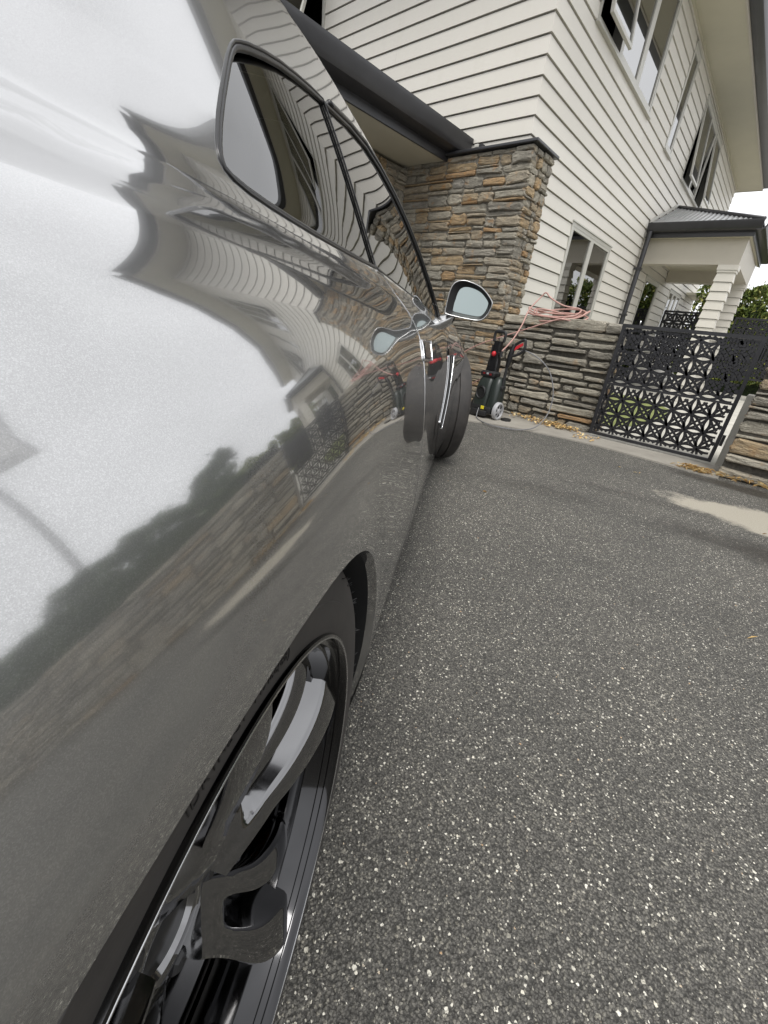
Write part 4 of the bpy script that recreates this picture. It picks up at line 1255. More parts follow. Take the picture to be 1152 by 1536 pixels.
# door handle: flush blade in a chrome edged recess (right side seen; both sides built)
for side in (1, -1):
    hp = [(1.022, 0.802), (1.253, 0.795), (1.222, 0.741), (0.985, 0.757)]
    hd = surf_mesh('door_handle', fill(ccw(hp), step=0.02), M['black_trim'], car, side, 0.001)
    mb = MB(); mb.tube(path3(dense(hp, 0.015), 0.002, side), 0.0022, 8, closed=True); mb.build('handle_surround', M['chrome'], hd, True)
    blade = [(1.05, 0.795), (1.19, 0.790), (1.17, 0.751), (1.025, 0.761)]
    surf_mesh('handle_blade', fill(ccw(blade), step=0.02), M['trim_grey'], hd, side, 0.005)
    # fender vent behind the front wheel
    va = cm2([(1.955, 0.716), (1.905, 0.63), (1.80, 0.54), (1.67, 0.46)]); vb = cm2([(2.163, 0.709), (2.095, 0.62), (2.005, 0.50), (1.89, 0.385)])
    A_, B_ = path3(va, 0.002, side), path3(vb, 0.002, side); n_ = len(A_)
    mb = MB(); mb.add(A_ + B_, [(i, i + 1, n_ + i + 1, n_ + i) for i in range(n_ - 1)]); vt = mb.build('fender_vent', M['wheel_well'], car)
    mb = MB(); mb.tube(A_, 0.0022, 8); mb.tube(B_, 0.0030, 8); mb.build('vent_trim', M['chrome'], vt, True)
    mid = [(a_ + b_) / 2 for a_, b_ in zip(A_, B_)]
    mb = MB(); mb.tube(mid, 0.003, 8); mb.build('vent_bar', M['black_trim'], vt, True)
    bd = [(1.97, 0.745), (2.175, 0.737), (2.163, 0.711), (1.957, 0.719)]
    surf_mesh('vent_badge', fill(ccw(bd), step=0.02), M['trim_grey'], vt, side, 0.004)

# door mirror
for side in (1, -1):
    uM = 1.76
    def lens(w_, h_, sgn=1):
        raw = [(-0.090, -0.045), (-0.082, 0.030), (-0.062, 0.062), (-0.020, 0.068), (0.040, 0.050), (0.085, 0.012), (0.092, -0.010), (0.080, -0.045), (0.055, -0.066), (0.0, -0.066), (-0.06, -0.060), (-0.084, -0.056)]
        return catmull([(x * w_, z * h_, 0) for x, z in raw], 5, True)
    def loop(w_, h_, u, dv=0.0, dz_=0.0): return [Vector(C3(u, 0.022 + p.x + dv, 0.942 + p.y + dz_, side)) for p in lens(w_, h_)]
    rings = [loop(0.97, 0.96, uM + 0.004), loop(1.0, 1.0, uM + 0.0), loop(1.03, 1.04, uM + 0.012), loop(1.02, 1.02, uM + 0.045), loop(0.92, 0.90, uM + 0.09, -0.004), loop(0.72, 0.68, uM + 0.125, -0.012), loop(0.35, 0.3, uM + 0.142, -0.02)]
    n_ = len(rings[0]); mb = MB()
    mb.add([p for r_ in rings for p in r_], [(k * n_ + i, k * n_ + (i + 1) % n_, (k + 1) * n_ + (i + 1) % n_, (k + 1) * n_ + i) for k in range(len(rings) - 1) for i in range(n_)] + [tuple((len(rings) - 1) * n_ + i for i in range(n_))])
    mir = mb.build('door_mirror', M['car_paint'], car, True)
    mb = MB(); a1, a2 = loop(0.97, 0.96, uM + 0.003), loop(0.74, 0.74, uM + 0.030, 0.008)
    mb.add(a1 + a2, [(i, (i + 1) % n_, n_ + (i + 1) % n_, n_ + i) for i in range(n_)]); mb.build('mirror_bezel', M['black_plastic'], mir, True)
    mb = MB(); g_ = loop(0.77, 0.77, uM + 0.0295, 0.009); tl = [Vector((p.x + (p.z - 0.94) * 0.10 - side * (p.y + side * 0.96) * 0.0, p.y, p.z)) for p in g_]; mb.add(tl, [tuple(range(n_))]); mb.build('mirror_glass', M['mirror_glass'], mir)
    # stalk
    st = MB(); pa = [(1.86, -0.120, 0.838), (1.85, -0.090, 0.846), (1.845, -0.060, 0.860), (1.845, -0.028, 0.882)]
    secs = []
    for j, (u, v, z) in enumerate(catmull([Vector(q) for q in pa], 5)):
        f_ = j / 15
        rz_, ru_ = 0.044 - 0.012 * f_, 0.062 - 0.018 * f_
        secs.append([Vector(C3(u + ru_ * math.cos(t), v + 0.3 * rz_ * math.sin(t), z + rz_ * math.sin(t), side)) for t in np.linspace(0, 2 * PI, 17)[:-1]])
    st.add([p for s_ in secs for p in s_], [(k * 16 + i, k * 16 + (i + 1) % 16, (k + 1) * 16 + (i + 1) % 16, (k + 1) * 16 + i) for k in range(len(secs) - 1) for i in range(16)])
    st.build('mirror_stalk', M['car_paint'], mir, True)
    # small black triangle behind the glass
    mb = MB(); mb.tube(path3(dense([(1.845, 0.872), (1.80, 0.915), (1.70, 0.974), (1.55, 1.057), (1.40, 1.124), (1.28, 1.167), (1.16, 1.194), (1.05, 1.205), (0.92, 1.196), (0.78, 1.175)], 0.02, False), 0.001, side), 0.0048, 8); mb.build('roof_seal', M['black_trim'], car, True)

# ------------------------------------------------------------------ wheels
def ring_text(txt, r, ang0, parent, size, y, mat, name='tyre_letter', gap=0.004):
    """letters around a wheel face that looks along -Y; ang measured from +X (forward) to +Z, text reads clockwise seen from -Y... forward"""
    ang = ang0
    for ch in txt:
        if ch == ' ':
            ang -= size * 0.6 / r; continue
        cu_ = bpy.data.curves.new('letter', 'FONT'); cu_.body = ch; cu_.size = size; cu_.extrude = 0.0006; cu_.align_x = 'LEFT'
        ob = bpy.data.objects.new('letter', cu_); COL.objects.link(ob)
        bpy.context.view_layer.update()
        me = bpy.data.meshes.new_from_object(ob.evaluated_get(bpy.context.evaluated_depsgraph_get()))
        wd_ = max(v.co.x for v in me.vertices)
        bpy.data.objects.remove(ob); bpy.data.curves.remove(cu_)
        a_ = ang - wd_ / 2 / r
        rad = Vector((math.cos(a_), 0, math.sin(a_))); tan = Vector((math.sin(a_), 0, -math.cos(a_)))
        for v in me.vertices:
            c_ = v.co.copy()
            v.co = rad * (r + c_.y) + tan * (c_.x - wd_ / 2) + Vector((0, y - c_.z, 0))
        me.materials.clear(); me.materials.append(mat)
        o = bpy.data.objects.new(name, me); COL.objects.link(o); o.parent = parent
        ang -= (wd_ + gap) / r

def make_wheel(detail):
    # local: axis Y, outer face towards -Y, rim plane at y=0
    tire = [(0.262, 0.010), (0.2655, 0.0035), (0.270, 0.0018), (0.2715, 0.0012), (0.2745, 0.0012), (0.2755, 0.0006), (0.292, 0.0004), (0.300, 0.0004), (0.301, 0.0014), (0.312, 0.0016), (0.325, 0.005), (0.335, 0.010), (0.344, 0.018), (0.350, 0.030), (0.3525, 0.045)]
    y = 0.045
    for g in range(4):
        tire += [(0.354, y + 0.004), (0.354, y + 0.040), (0.346, y + 0.041), (0.346, y + 0.049), (0.354, y + 0.050)]
        y += 0.05
    tire += [(0.350, 0.262), (0.335, 0.276), (0.30, 0.283), (0.262, 0.272)]
    rim = MB().lathe([(0.270, 0.004), (0.2685, -0.001), (0.2655, -0.002), (0.262, 0.002), (0.2610, 0.010), (0.2570, 0.011), (0.2560, 0.018), (0.2530, 0.019), (0.2515, 0.030), (0.2490, 0.040), (0.2440, 0.0405), (0.2425, 0.055), (0.2455, 0.057), (0.2450, 0.066), (0.2380, 0.068), (0.2360, 0.085), (0.2385, 0.088), (0.2370, 0.098), (0.226, 0.12), (0.220, 0.25), (0.262, 0.27)], 128, 'y').build('wheel', M['rim_barrel'], car, True, 50)
    MB().lathe(tire, 128, 'y').build('tyre', M['rubber'], rim, True, 38)
    MB().lathe([(0.2672, 0.001), (0.2662, -0.0022), (0.2650, -0.0022), (0.2640, 0.0012)], 128, 'y').build('rim_lip_highlight', M['rim_lip_highlight'], rim, True)  # thin silver ring draws in the highlight that runs round the lip
    # five broad spokes, each with a deep groove down its face
    def spoke(base):
        secs = []
        N = 22
        prof = ((-.5, .22), (-.495, .08), (-.475, .025), (-.44, .0), (-.24, .0), (-.195, .02), (-.175, .08), (-.12, .55), (0., .72), (.12, .55), (.175, .08), (.195, .02), (.24, .0), (.44, .0), (.475, .025), (.495, .08), (.5, .22), (.47, 1.0), (-.47, 1.0))
        for i in range(N + 1):
            t = i / N
            r = 0.045 + (0.2545 - 0.045) * t
            ang = base + R(-7) * math.sin(PI * t)
            wd_ = 0.060 + 0.072 * t ** 1.4 + 0.02 * t ** 8
            dp = 0.022 * (1 - t) + 0.062
            yf = 0.060 * (1 - t) ** 1.8 + 0.006 + 0.006 * t ** 10
            gr = min(1, max(0, (t - 0.16) / 0.3)); gr = gr * gr * (3 - 2 * gr)
            rad = Vector((math.cos(ang), 0, math.sin(ang))); tan = Vector((-math.sin(ang), 0, math.cos(ang)))
            sec = []
            yf += 0.42 * 0.5 * wd_ * (1 - 0.3 * t) * min(1, t * 3)
            for (a_, b_) in prof:
                bb = b_
                if abs(a_) < 0.2: bb = b_ * gr + 0.01 * (1 - gr)
                tw = 0.48 * a_ * wd_ * (1 - 0.3 * t)
                sec.append(rad * r + tan * ((a_ if a_ < 0 else a_ * 0.82) * wd_) + Vector((0, yf + bb * dp + tw, 0)))
            secs.append(sec)
        n_ = len(prof)
        return [p for q in secs for p in q], [(k * n_ + i, (k + 1) * n_ + i, (k + 1) * n_ + (i + 1) % n_, k * n_ + (i + 1) % n_) for k in range(N) for i in range(n_)] + [tuple(range(n_))]
    for k in range(5):
        vs, fs = spoke(R(92 + 72 * k))
        mesh_obj('spoke', vs, fs, M['wheel_metal'], rim, True, 42)
    MB().lathe([(0.0, 0.082), (0.030, 0.082), (0.034, 0.074), (0.042, 0.072), (0.060, 0.078), (0.088, 0.082), (0.094, 0.10), (0.094, 0.15)], 64, 'y').build('hub', M['wheel_metal'], rim, True, 45)
    for k in range(5):
        a_ = R(91 + 36 + 72 * k)
        MB().lathe([(0.0, 0.070), (0.008, 0.070), (0.0105, 0.073), (0.0105, 0.09)], 6, 'y', c=(0.057 * math.cos(a_), 0, 0.057 * math.sin(a_))).build('lug_nut', M['black_plastic'], rim, True, 30)
    MB().lathe([(0.0, 0.0765), (0.026, 0.077), (0.029, 0.082)], 40, 'y').build('centre_cap', M['black_trim'], rim, True)
    MB().lathe([(0.09, 0.125), (0.19, 0.125), (0.19, 0.155), (0.09, 0.155)], 80, 'y').build('brake_disc', M['brake_disc'], rim, True, 30)
    return rim
def caliper(parent, a0, a1):
    secs = []
    for t in np.linspace(a0, a1, 16):
        e = min(1, 8 * min((t - a0), (a1 - t)) / (a1 - a0) + 0.45)
        rad = Vector((math.cos(t), 0, math.sin(t)))
        secs.append([rad * r_ + Vector((0, yy, 0)) for (r_, yy) in ((0.120 + .02 * (1 - e), 0.092), (0.140, 0.080), (0.196, 0.078), (0.209, 0.087), (0.210, 0.19), (0.120, 0.19))])
    mb = MB(); n_ = 6
    mb.add([p for s_ in secs for p in s_], [(k * n_ + i, k * n_ + (i + 1) % n_, (k + 1) * n_ + (i + 1) % n_, (k + 1) * n_ + i) for k in range(15) for i in range(n_)] + [tuple(range(n_)), tuple(15 * n_ + i for i in range(n_))])
    c_ = mb.build('brake_caliper', M['caliper_orange'], parent, True, 40)
    return c_
wr = make_wheel(True)
base_children = list(wr.children)
spots = [(2.78, 1, True), (0.0, -1, False), (2.78, -1, True)]
copies = []
for (u, sd_, front) in spots:
    cp = copy_tree(wr, car); copies.append((cp, u, sd_, front))
wr.location = C3(0.0, 0.0, 0.352)
for (cp, u, sd_, front) in copies:
    cp.location = C3(u, 0.020 if front else -0.005, 0.352, sd_)
    cp.rotation_euler = (0, 0, (PI if sd_ < 0 else 0) + (R(18) if front else 0))
    if front and sd_ > 0:
        pass
cal = caliper(wr, R(-22), R(52))
ring_text('NISSAN', 0.158, R(34), wr, 0.026, 0.0775, M['black_plastic'], 'caliper_letter', 0.002)
for (tx, a0_) in (('1DRT 1', 98.6), ('NECT 1', 93.2), ('19186', 84.4), ('(88)', 79.2)):
    ring_text(tx, 0.2815, R(a0_), wr, 0.0105, 0.0004, M['rubber_letter'], 'tyre_letter', 0.0012)
mb = MB(); rr = random.Random(9)
for k in range(46):
    a_ = R(rr.uniform(-40, 75)); r_ = rr.choice([0.325, 0.338, 0.347]); yy = {0.325: 0.005, 0.338: 0.012, 0.347: 0.022}[r_]
    rad = Vector((math.cos(a_), 0, math.sin(a_))); p0 = rad * r_ + Vector((0, yy, 0)); l_ = rr.uniform(0.004, 0.008)
    dr = (rad * rr.uniform(0.3, 1) + Vector((rr.uniform(-.4, .4), -rr.uniform(.5, 1), rr.uniform(-.4, .4)))).normalized()
    mb.tube([p0 - dr * 0.001, p0 + dr * l_], [0.0006, 0.0004], 4)
hp_ = mb.build('moulding_hairs', M['rubber_letter'], wr); hp_['kind'] = 'stuff'

# ================================================================== PRESSURE WASHER AND HOSES
PWX, PWY = -2.10, 4.08
pw = empty('pressure_washer', (PWX, PWY, 0.012), R(-6))
pw.scale = (0.86, 0.9, 1.0)
tag(pw, 'upright black pressure washer with red knob and grey wheel by stone wall', 'pressure washer')
mb = MB(); mb.cbox(-0.15, -0.13, 0.045, 0.14, 0.12, 0.12, 0.02); mb.cbox(-0.17, -0.16, 0.0, -0.05, -0.10, 0.05, 0.012); mb.cbox(-0.12, -0.17, 0.02, 0.10, -0.12, 0.075, 0.012)
mb.build('base', M['black_plastic'], pw, True, 40)
def wash_wheel(x, mat, nm):
    w_ = MB(); w_.lathe([(0.0, -0.022), (0.03, -0.022), (0.035, -0.012), (0.062, -0.012), (0.068, -0.022), (0.082, -0.022), (0.088, -0.012), (0.088, 0.016), (0.08, 0.024), (0.0, 0.024)], 36, 'x', c=(x, 0.02, 0.088))
    return w_
wl = wash_wheel(-0.185, None, 'wheel').build('wheel', M['black_plastic'], pw, True, 35)
wr2 = MB().lathe([(0.066, 0.020), (0.070, 0.028), (0.082, 0.028), (0.089, 0.018), (0.089, -0.016), (0.08, -0.024), (0.066, -0.02)], 40, 'x', closed=True, c=(0.185, -0.05, 0.089)).build('wheel', M['grey_plastic'], pw, True, 35)
wr2['label'] = 'pale grey spoked wheel'
hubm = MB().lathe([(0.0, 0.026), (0.02, 0.026), (0.026, 0.018), (0.026, -0.01)], 24, 'x', c=(0.185, -0.05, 0.089))
for k in range(6):
    t = k * PI / 3 + 0.3; d_ = Vector((0, math.cos(t), math.sin(t))); e_ = Vector((0, -math.sin(t), math.cos(t)))
    c0 = Vector((0.185, -0.05, 0.089))
    hubm.add([c0 + d_ * 0.02 - e_ * 0.012 + Vector((0.016, 0, 0)), c0 + d_ * 0.07 - e_ * 0.010 + Vector((0.012, 0, 0)), c0 + d_ * 0.07 + e_ * 0.010 + Vector((0.012, 0, 0)), c0 + d_ * 0.02 + e_ * 0.012 + Vector((0.016, 0, 0))], [(0, 1, 2, 3)])
hubm.build('wheel_spokes', M['grey_plastic'], wr2, True, 35)
MB().lathe([(0.0, 0.008), (0.068, 0.008), (0.068, -0.018)], 30, 'x', c=(0.185, -0.05, 0.089)).build('wheel_back', M['black_plastic'], wr2, True, 30)
# motor housing: stacked rounded sections narrowing into the handle column
def loft_rect(secs, n=6):
    """secs: (z, cx, cy, wx, wy, corner)"""
    vs, fs, m = [], [], 0
    for (z, cx_, cy_, wx, wy, cr) in secs:
        ring_ = []
        for (sx, sy, a0) in ((1, 1, 0), (-1, 1, 90), (-1, -1, 180), (1, -1, 270)):
            for k in range(n):
                t = R(a0 + 90 * k / (n - 1)); ring_.append((cx_ + sx * (wx / 2 - cr) + cr * math.cos(t), cy_ + sy * (wy / 2 - cr) + cr * math.sin(t), z))
        m = len(ring_); vs += ring_
    for i in range(len(secs) - 1):
        for k in range(m): fs.append((i * m + k, i * m + (k + 1) % m, (i + 1) * m + (k + 1) % m, (i + 1) * m + k))
    fs.append(tuple(range(m))[::-1]); fs.append(tuple((len(secs) - 1) * m + k for k in range(m)))
    return vs, fs
b_ = MB(); b_.add(*loft_rect([(0.10, -0.05, -0.02, 0.20, 0.20, .04), (0.16, -0.05, -0.02, 0.21, 0.21, .05), (0.30, -0.05, -0.01, 0.20, 0.19, .05), (0.37, -0.05, 0.0, 0.18, 0.15, .04), (0.40, -0.05, 0.01, 0.16, 0.12, .04)])); b_.build('motor_housing', M['washer_green_black'], pw, True, 40)
b_ = MB(); b_.add(*loft_rect([(0.40, -0.05, 0.0, 0.19, 0.13, .02), (0.415, -0.05, 0.0, 0.20, 0.14, .02), (0.44, -0.05, 0.0, 0.20, 0.14, .02), (0.455, -0.05, 0.0, 0.17, 0.11, .02)])); b_.build('control_collar', M['black_plastic'], pw, True, 40)
b_ = MB(); b_.add(*loft_rect([(0.45, -0.05, 0.02, 0.15, 0.08, .02), (0.55, -0.045, 0.02, 0.14, 0.08, .02), (0.60, -0.04, 0.02, 0.105, 0.07, .02), (0.72, -0.04, 0.02, 0.10, 0.06, .02), (0.74, -0.04, 0.02, 0.12, 0.06, .02)])); b_.build('column', M['black_trim'], pw, True, 40)
for xx in (-0.085, 0.005):
    b_ = MB(); b_.box(xx - 0.006, -0.026, 0.50, xx + 0.006, -0.012, 0.70); b_.build('column_rib', M['black_plastic'], pw)
hd_ = [(-0.105, 0.02, 0.735), (-0.112, 0.02, 0.79), (-0.105, 0.02, 0.818), (-0.085, 0.02, 0.826), (-0.04, 0.02, 0.828), (0.005, 0.02, 0.826), (0.025, 0.02, 0.818), (0.032, 0.02, 0.79), (0.025, 0.02, 0.735)]
MB().tube(catmull(hd_, 5), 0.016, 10).build('handle', M['black_plastic'], pw, True)
MB().lathe([(0.0, -0.030), (0.016, -0.028), (0.024, -0.018), (0.026, 0.0)], 24, 'y', c=(-0.045, -0.018, 0.62)).build('knob', M['red_plastic'], pw, True)
MB().lathe([(0.05, -0.006), (0.058, -0.012), (0.066, -0.006), (0.066, 0.02), (0.05, 0.02)], 36, 'y', closed=True, c=(-0.05, -0.118, 0.245)).build('intake_ring', M['black_trim'], pw, True, 35)
MB().lathe([(0.0, 0.004), (0.052, 0.002)], 30, 'y', c=(-0.05, -0.122, 0.245)).build('intake', M['wheel_well'], pw)
for (x, z, mt) in ((-0.09, 0.428, 'dark_red'), (-0.04, 0.43, 'grey_plastic'), (0.0, 0.425, 'dark_red')):
    MB().cbox(x - 0.014, -0.078, z - 0.009, x + 0.014, -0.068, z + 0.009, 0.002).build('control_button', M[mt], pw)
MB().cbox(0.0, -0.136, 0.085, 0.045, -0.130, 0.118, 0.002).build('warning_label', M['yellow_label'], pw)
b_ = MB(); b_.add(*loft_rect([(0.11, 0.10, -0.02, 0.12, 0.20, .04), (0.18, 0.105, -0.02, 0.13, 0.20, .05), (0.33, 0.105, -0.01, 0.12, 0.17, .05), (0.39, 0.10, 0.0, 0.10, 0.13, .04), (0.41, 0.095, 0.0, 0.06, 0.08, .03)])); b_.build('pump_cover', M['washer_green_black'], pw, True, 40)
b_ = MB(); b_.cbox(0.12, -0.06, 0.30, 0.19, 0.02, 0.335, 0.012); b_.build('gun_holder', M['black_plastic'], pw, True, 40)
b_ = MB(); b_.tube([(0.02, -0.02, 0.63), (0.06, -0.03, 0.625)], 0.014, 10); b_.tube([(0.055, -0.03, 0.65), (0.06, -0.03, 0.60)], 0.018, 10); b_.build('water_inlet', M['black_plastic'], pw, True, 40)
b_ = MB(); b_.lathe([(0.0, 0), (0.06, 0.0), (0.06, 0.02), (0.0, 0.022)], 24, 'z', c=(0.26, 0.05, 0.0)); b_.build('foot', M['black_plastic'], pw, True, 40)

def W2(x, y, z):       # washer local -> world
    return pw.matrix_basis @ Vector((x, y, z))
gun = empty('spray_gun', W2(0.16, -0.02, 0.33))
tag(gun, 'black pressure washer gun with red trigger upright in its holder', 'spray gun')
MB().tube([(0, 0, -0.10), (0.0, 0, 0.05), (0.005, 0, 0.20)], 0.014, 10).build('lance', M['black_plastic'], gun, True, 40)
MB().tube([(0.005, 0, 0.19), (0.012, 0, 0.29), (0.022, 0, 0.37), (0.03, 0, 0.40)], [0.021, 0.026, 0.024, 0.018], 10).build('body', M['black_trim'], gun, True, 40)
g_ = catmull([(0.02, 0, 0.37), (0.06, 0, 0.415), (0.12, 0, 0.45), (0.135, 0, 0.435), (0.142, 0, 0.39), (0.135, 0, 0.355), (0.10, 0, 0.325), (0.05, 0, 0.30), (0.02, 0, 0.30)], 4)
MB().tube(g_, 0.013, 10).build('grip', M['black_plastic'], gun, True, 40)
MB().prism([(0.04, -0.006, 0.345), (0.05, -0.006, 0.385), (0.115, -0.006, 0.425), (0.118, -0.006, 0.400), (0.07, -0.006, 0.365)], (0, 0.012, 0)).build('trigger', M['red_plastic'], gun)

# coiled garden hose on the wall with loops hanging to the washer
hz = random.Random(4)
pts = []
for k in range(5 * 14):
    t = k / 14 * 2 * PI; ly = k / 70
    pts.append((-1.83 + (0.27 + 0.05 * math.sin(t * 0.37)) * math.cos(t) + hz.uniform(-.008, .008), 4.64 + (0.13 + 0.03 * math.sin(t * 0.23)) * math.sin(t), 1.05 + 0.06 * ly + 0.022 * math.sin(t * 1.7 + 1) - 0.10 * max(0, -math.sin(t)) * (0.4 + 0.6 * abs(math.cos(t * 0.31)))))
pts += [(-1.62, 4.66, 1.12), (-1.78, 4.62, 1.14), (-1.93, 4.62, 1.20), (-1.99, 4.61, 1.245), (-2.03, 4.60, 1.20), (-2.08, 4.50, 1.07), (-2.06, 4.38, 0.93), (-2.05, 4.22, 0.78)]
e_ = W2(0.06, -0.03, 0.655); pts += [tuple(e_)]
hose = MB().tube(catmull(pts, 4), 0.0072, 8).build('garden_hose', M['hose_pink'], None, True)
tag(hose, 'faded pink garden hose coiled on top of the low stone wall', 'hose')
pts = [(-1.62, 4.60, 1.045), (-1.72, 4.50, 1.02), (-1.85, 4.47, 0.97), (-2.05, 4.44, 0.885), (-2.30, 4.38, 0.775), (-2.55, 4.36, 0.66), (-2.75, 4.34, 0.50), (-2.72, 4.32, 0.30), (-2.55, 4.30, 0.24), (-2.35, 4.22, 0.33)]
e_ = W2(-0.13, 0.0, 0.40); pts += [tuple(e_)]
h2 = MB().tube(catmull(pts, 6), 0.0058, 8).build('garden_hose', M['hose_pink'], None, True)
tag(h2, 'thin pink hose slanting down across the stone wall behind the washer', 'hose')
pts = [tuple(W2(-0.02, -0.14, 0.09)), (-2.08, 3.86, 0.022), (-1.90, 3.72, 0.02), (-1.74, 3.70, 0.02), (-1.58, 3.82, 0.02), (-1.50, 3.98, 0.05), (-1.47, 4.12, 0.17), (-1.49, 4.17, 0.36), (-1.58, 4.16, 0.55), (-1.72, 4.12, 0.66), (-1.85, 4.08, 0.70), (-1.90, 4.06, 0.67)]
h3 = MB().tube(catmull(pts, 6), 0.0055, 8).build('pressure_hose', M['hose_grey'], None, True)
tag(h3, 'thin dark pressure hose looping from the washer over the concrete edging', 'hose')

# ================================================================== LEAVES AND PLANTS
def leaf_mesh(name, pts_, size, mat, parent=None, seed=1, flat=False, aspect=0.5):
    rnd = random.Random(seed); vs, fs = [], []
    for p in pts_:
        s = size * rnd.uniform(0.55, 1.3); yaw = rnd.uniform(0, 2 * PI); pit = rnd.uniform(-0.5, 0.5) if flat else rnd.uniform(-1.2, 1.2)
        d = Vector((math.cos(yaw) * math.cos(pit), math.sin(yaw) * math.cos(pit), math.sin(pit)))
        n_ = d.cross(Vector((rnd.uniform(-1, 1), rnd.uniform(-1, 1), rnd.uniform(-.3, 1) if not flat else 3))).normalized()
        sd_ = n_.cross(d) if not flat else Vector((-d.y, d.x, 0)).normalized()
        up = d.cross(sd_).normalized() * s * 0.12
        p = Vector(p); n0 = len(vs)
        vs += [p - d * s / 2, p + sd_ * s * aspect / 2 + up, p + d * s / 2, p - sd_ * s * aspect / 2 + up, p - up * 0.2]
        fs += [(n0, n0 + 1, n0 + 4), (n0 + 1, n0 + 2, n0 + 4), (n0 + 2, n0 + 3, n0 + 4), (n0 + 3, n0, n0 + 4)]
    return mesh_obj(name, vs, fs, mat, parent)
rnd = random.Random(77)
lp = []
for k in range(330):
    x = rnd.triangular(-2.02, -1.17, -1.45); y = 4.50 - abs(rnd.gauss(0, 0.07)) - 0.06 * (x + 2.02); lp.append((x, y, 0.018 + rnd.random() * 0.035))
for k in range(40): lp.append((rnd.uniform(-1.2, -1.0), rnd.uniform(4.1, 4.4), 0.02))
lf = leaf_mesh('fallen_leaves', lp, 0.036, M['dry_leaf'], None, 5, True, 0.55); tag(lf, 'dry tan fallen leaves drifted along the foot of the low stone wall', 'leaves', kind='stuff')
lp = []
for k in range(420):
    x = rnd.choice([rnd.gauss(-0.16, 0.06), rnd.uniform(-0.05, 1.3)]); y = 4.06 - abs(rnd.gauss(0, 0.035)); lp.append((x, y, 0.016 + rnd.random() * 0.03))
for k in range(7): lp.append((rnd.uniform(-1.3, 0.6), rnd.uniform(0.9, 3.8), 0.006 + rnd.random() * 0.004))
lf = leaf_mesh('dry_grass_litter', lp, 0.05, M['dry_leaf'], None, 6, True, 0.13); tag(lf, 'dry straw coloured grass litter at the foot of the right hand wall', 'leaves', kind='stuff')

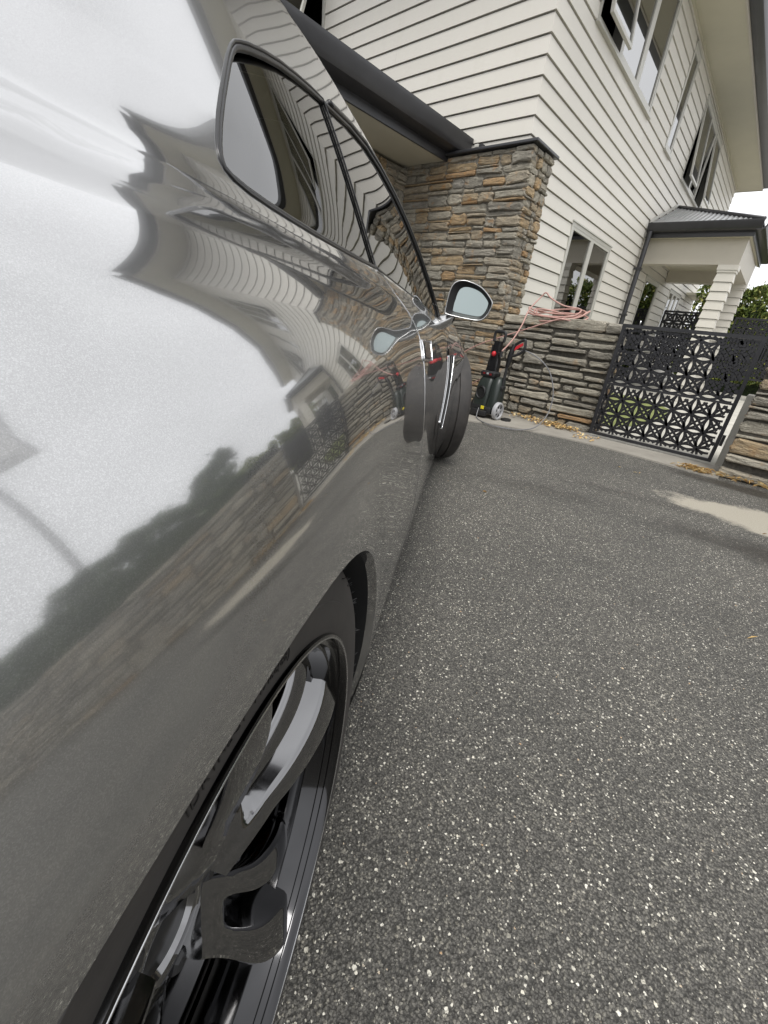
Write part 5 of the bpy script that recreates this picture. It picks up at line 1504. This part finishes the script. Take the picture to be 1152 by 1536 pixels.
def hedge(name, lab, x0, x1, y0, y1, z1, n, size, mat, seed, group=None, z0=0.0, wob=0.25):
    rnd = random.Random(seed); P = []
    ph = [rnd.uniform(0, 6) for _ in range(6)]
    def top(x): return z1 + wob * (0.5 * math.sin(x * 2.1 + ph[0]) + 0.35 * math.sin(x * 5.3 + ph[1]) + 0.25 * math.sin(x * 11 + ph[2]))
    for k in range(n):
        x = rnd.uniform(x0, x1); t = top(x)
        q = rnd.random()
        if q < 0.42: y = y0 + abs(rnd.gauss(0, 0.07)) + 0.05 * math.sin(x * 7 + ph[3]); z = rnd.uniform(z0, t)
        elif q < 0.75: y = rnd.uniform(y0, y1); z = t - abs(rnd.gauss(0, 0.08)) + (rnd.random() < 0.05) * rnd.uniform(0, 0.15)
        else: y = rnd.uniform(y0, y1); z = rnd.uniform(z0, t)
        P.append((x, y, z))
    e = empty(name, ((x0 + x1) / 2, (y0 + y1) / 2, 0)); tag(e, lab, 'hedge' if 'hedge' in name else 'shrub', group)
    off = Vector(e.location)
    leaf_mesh('foliage', [Vector(p) - off for p in P], size, mat, e, seed)
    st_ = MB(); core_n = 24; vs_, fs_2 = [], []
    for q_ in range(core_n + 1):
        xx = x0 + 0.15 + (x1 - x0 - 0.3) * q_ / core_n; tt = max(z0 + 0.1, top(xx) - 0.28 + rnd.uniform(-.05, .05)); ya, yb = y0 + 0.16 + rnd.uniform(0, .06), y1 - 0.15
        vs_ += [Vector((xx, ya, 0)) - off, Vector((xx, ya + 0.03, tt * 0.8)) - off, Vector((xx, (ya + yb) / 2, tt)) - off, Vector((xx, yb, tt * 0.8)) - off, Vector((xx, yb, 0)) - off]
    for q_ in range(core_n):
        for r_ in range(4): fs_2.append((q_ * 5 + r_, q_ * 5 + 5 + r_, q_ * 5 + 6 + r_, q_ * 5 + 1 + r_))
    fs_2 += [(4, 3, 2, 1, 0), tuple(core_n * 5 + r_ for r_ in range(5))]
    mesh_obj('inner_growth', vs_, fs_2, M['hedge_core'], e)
    for k in range(max(2, int((x1 - x0) / 0.7))):
        x = rnd.uniform(x0 + 0.1, x1 - 0.1); y = rnd.uniform(y0 + 0.2, y1 - 0.1)
        st_.tube([Vector((x, y, 0)) - off, Vector((x + rnd.uniform(-.1, .1), y, top(x) * 0.45)) - off, Vector((x + rnd.uniform(-.25, .25), y + rnd.uniform(-.1, .1), top(x) * 0.9)) - off], [0.03, 0.02, 0.008], 6)
    st_.build('stems', M['bark'], e)
    return e
hedge('hedge', 'dense green hedge growing behind the right hand stone wall', 0.65, 8.5, 4.55, 5.5, 1.80, 42000, 0.085, M['hedge_leaf'], 51)
hedge('shrub', 'bright green shrub behind the porch column beyond the screen fence', -2.15, 0.2, 14.2, 15.6, 2.45, 9000, 0.12, M['bright_leaf'], 52, 'shrubs behind the yard', 0.3, 0.3)
hedge('shrub', 'bright green shrub at the right edge beyond the black screen', 0.25, 4.5, 13.6, 15.4, 2.35, 10000, 0.12, M['bright_leaf'], 53, 'shrubs behind the yard', 0.3, 0.3)

# ================================================================== SIGN BEHIND THE HEDGE (seen mirrored in the car's side)
sg = empty('post_sign', (3.75, 5.75, 0), R(-33))
tag(sg, 'tall white board sign on a grey post behind the hedge', 'sign')
MB().tube([(0, 0, 0), (0, 0, 5.45)], 0.07, 14).build('post', M['grey_plastic'], sg, True, 40)
MB().cbox(-0.95, -0.03, 5.45, 0.95, 0.03, 6.75, 0.01).build('board', M['white_label'], sg)
mb = MB(); mb.box(-0.95, -0.036, 5.45, 0.95, -0.031, 5.53); mb.box(-0.95, -0.036, 6.67, 0.95, -0.031, 6.75); mb.box(-0.95, -0.0355, 5.53, -0.87, -0.031, 6.67); mb.box(0.87, -0.0355, 5.53, 0.95, -0.031, 6.67)
mb.build('border', M['grey_plastic'], sg)
mb = MB(); mb.lathe([(0.17, -0.002), (0.30, -0.002), (0.30, 0.0), (0.17, 0.0)], 40, 'y', closed=True, c=(0.35, -0.034, 6.15)); mb.build('emblem', M['sign_purple'], sg)
mb = MB()
for i_, (a_, b_) in enumerate(((-0.75, -0.10), (0.02, 0.75))): mb.box(a_, -0.0345, 5.66 + 0.0 * i_, b_, -0.031, 5.74)
mb.build('lettering', M['grey_plastic'], sg)
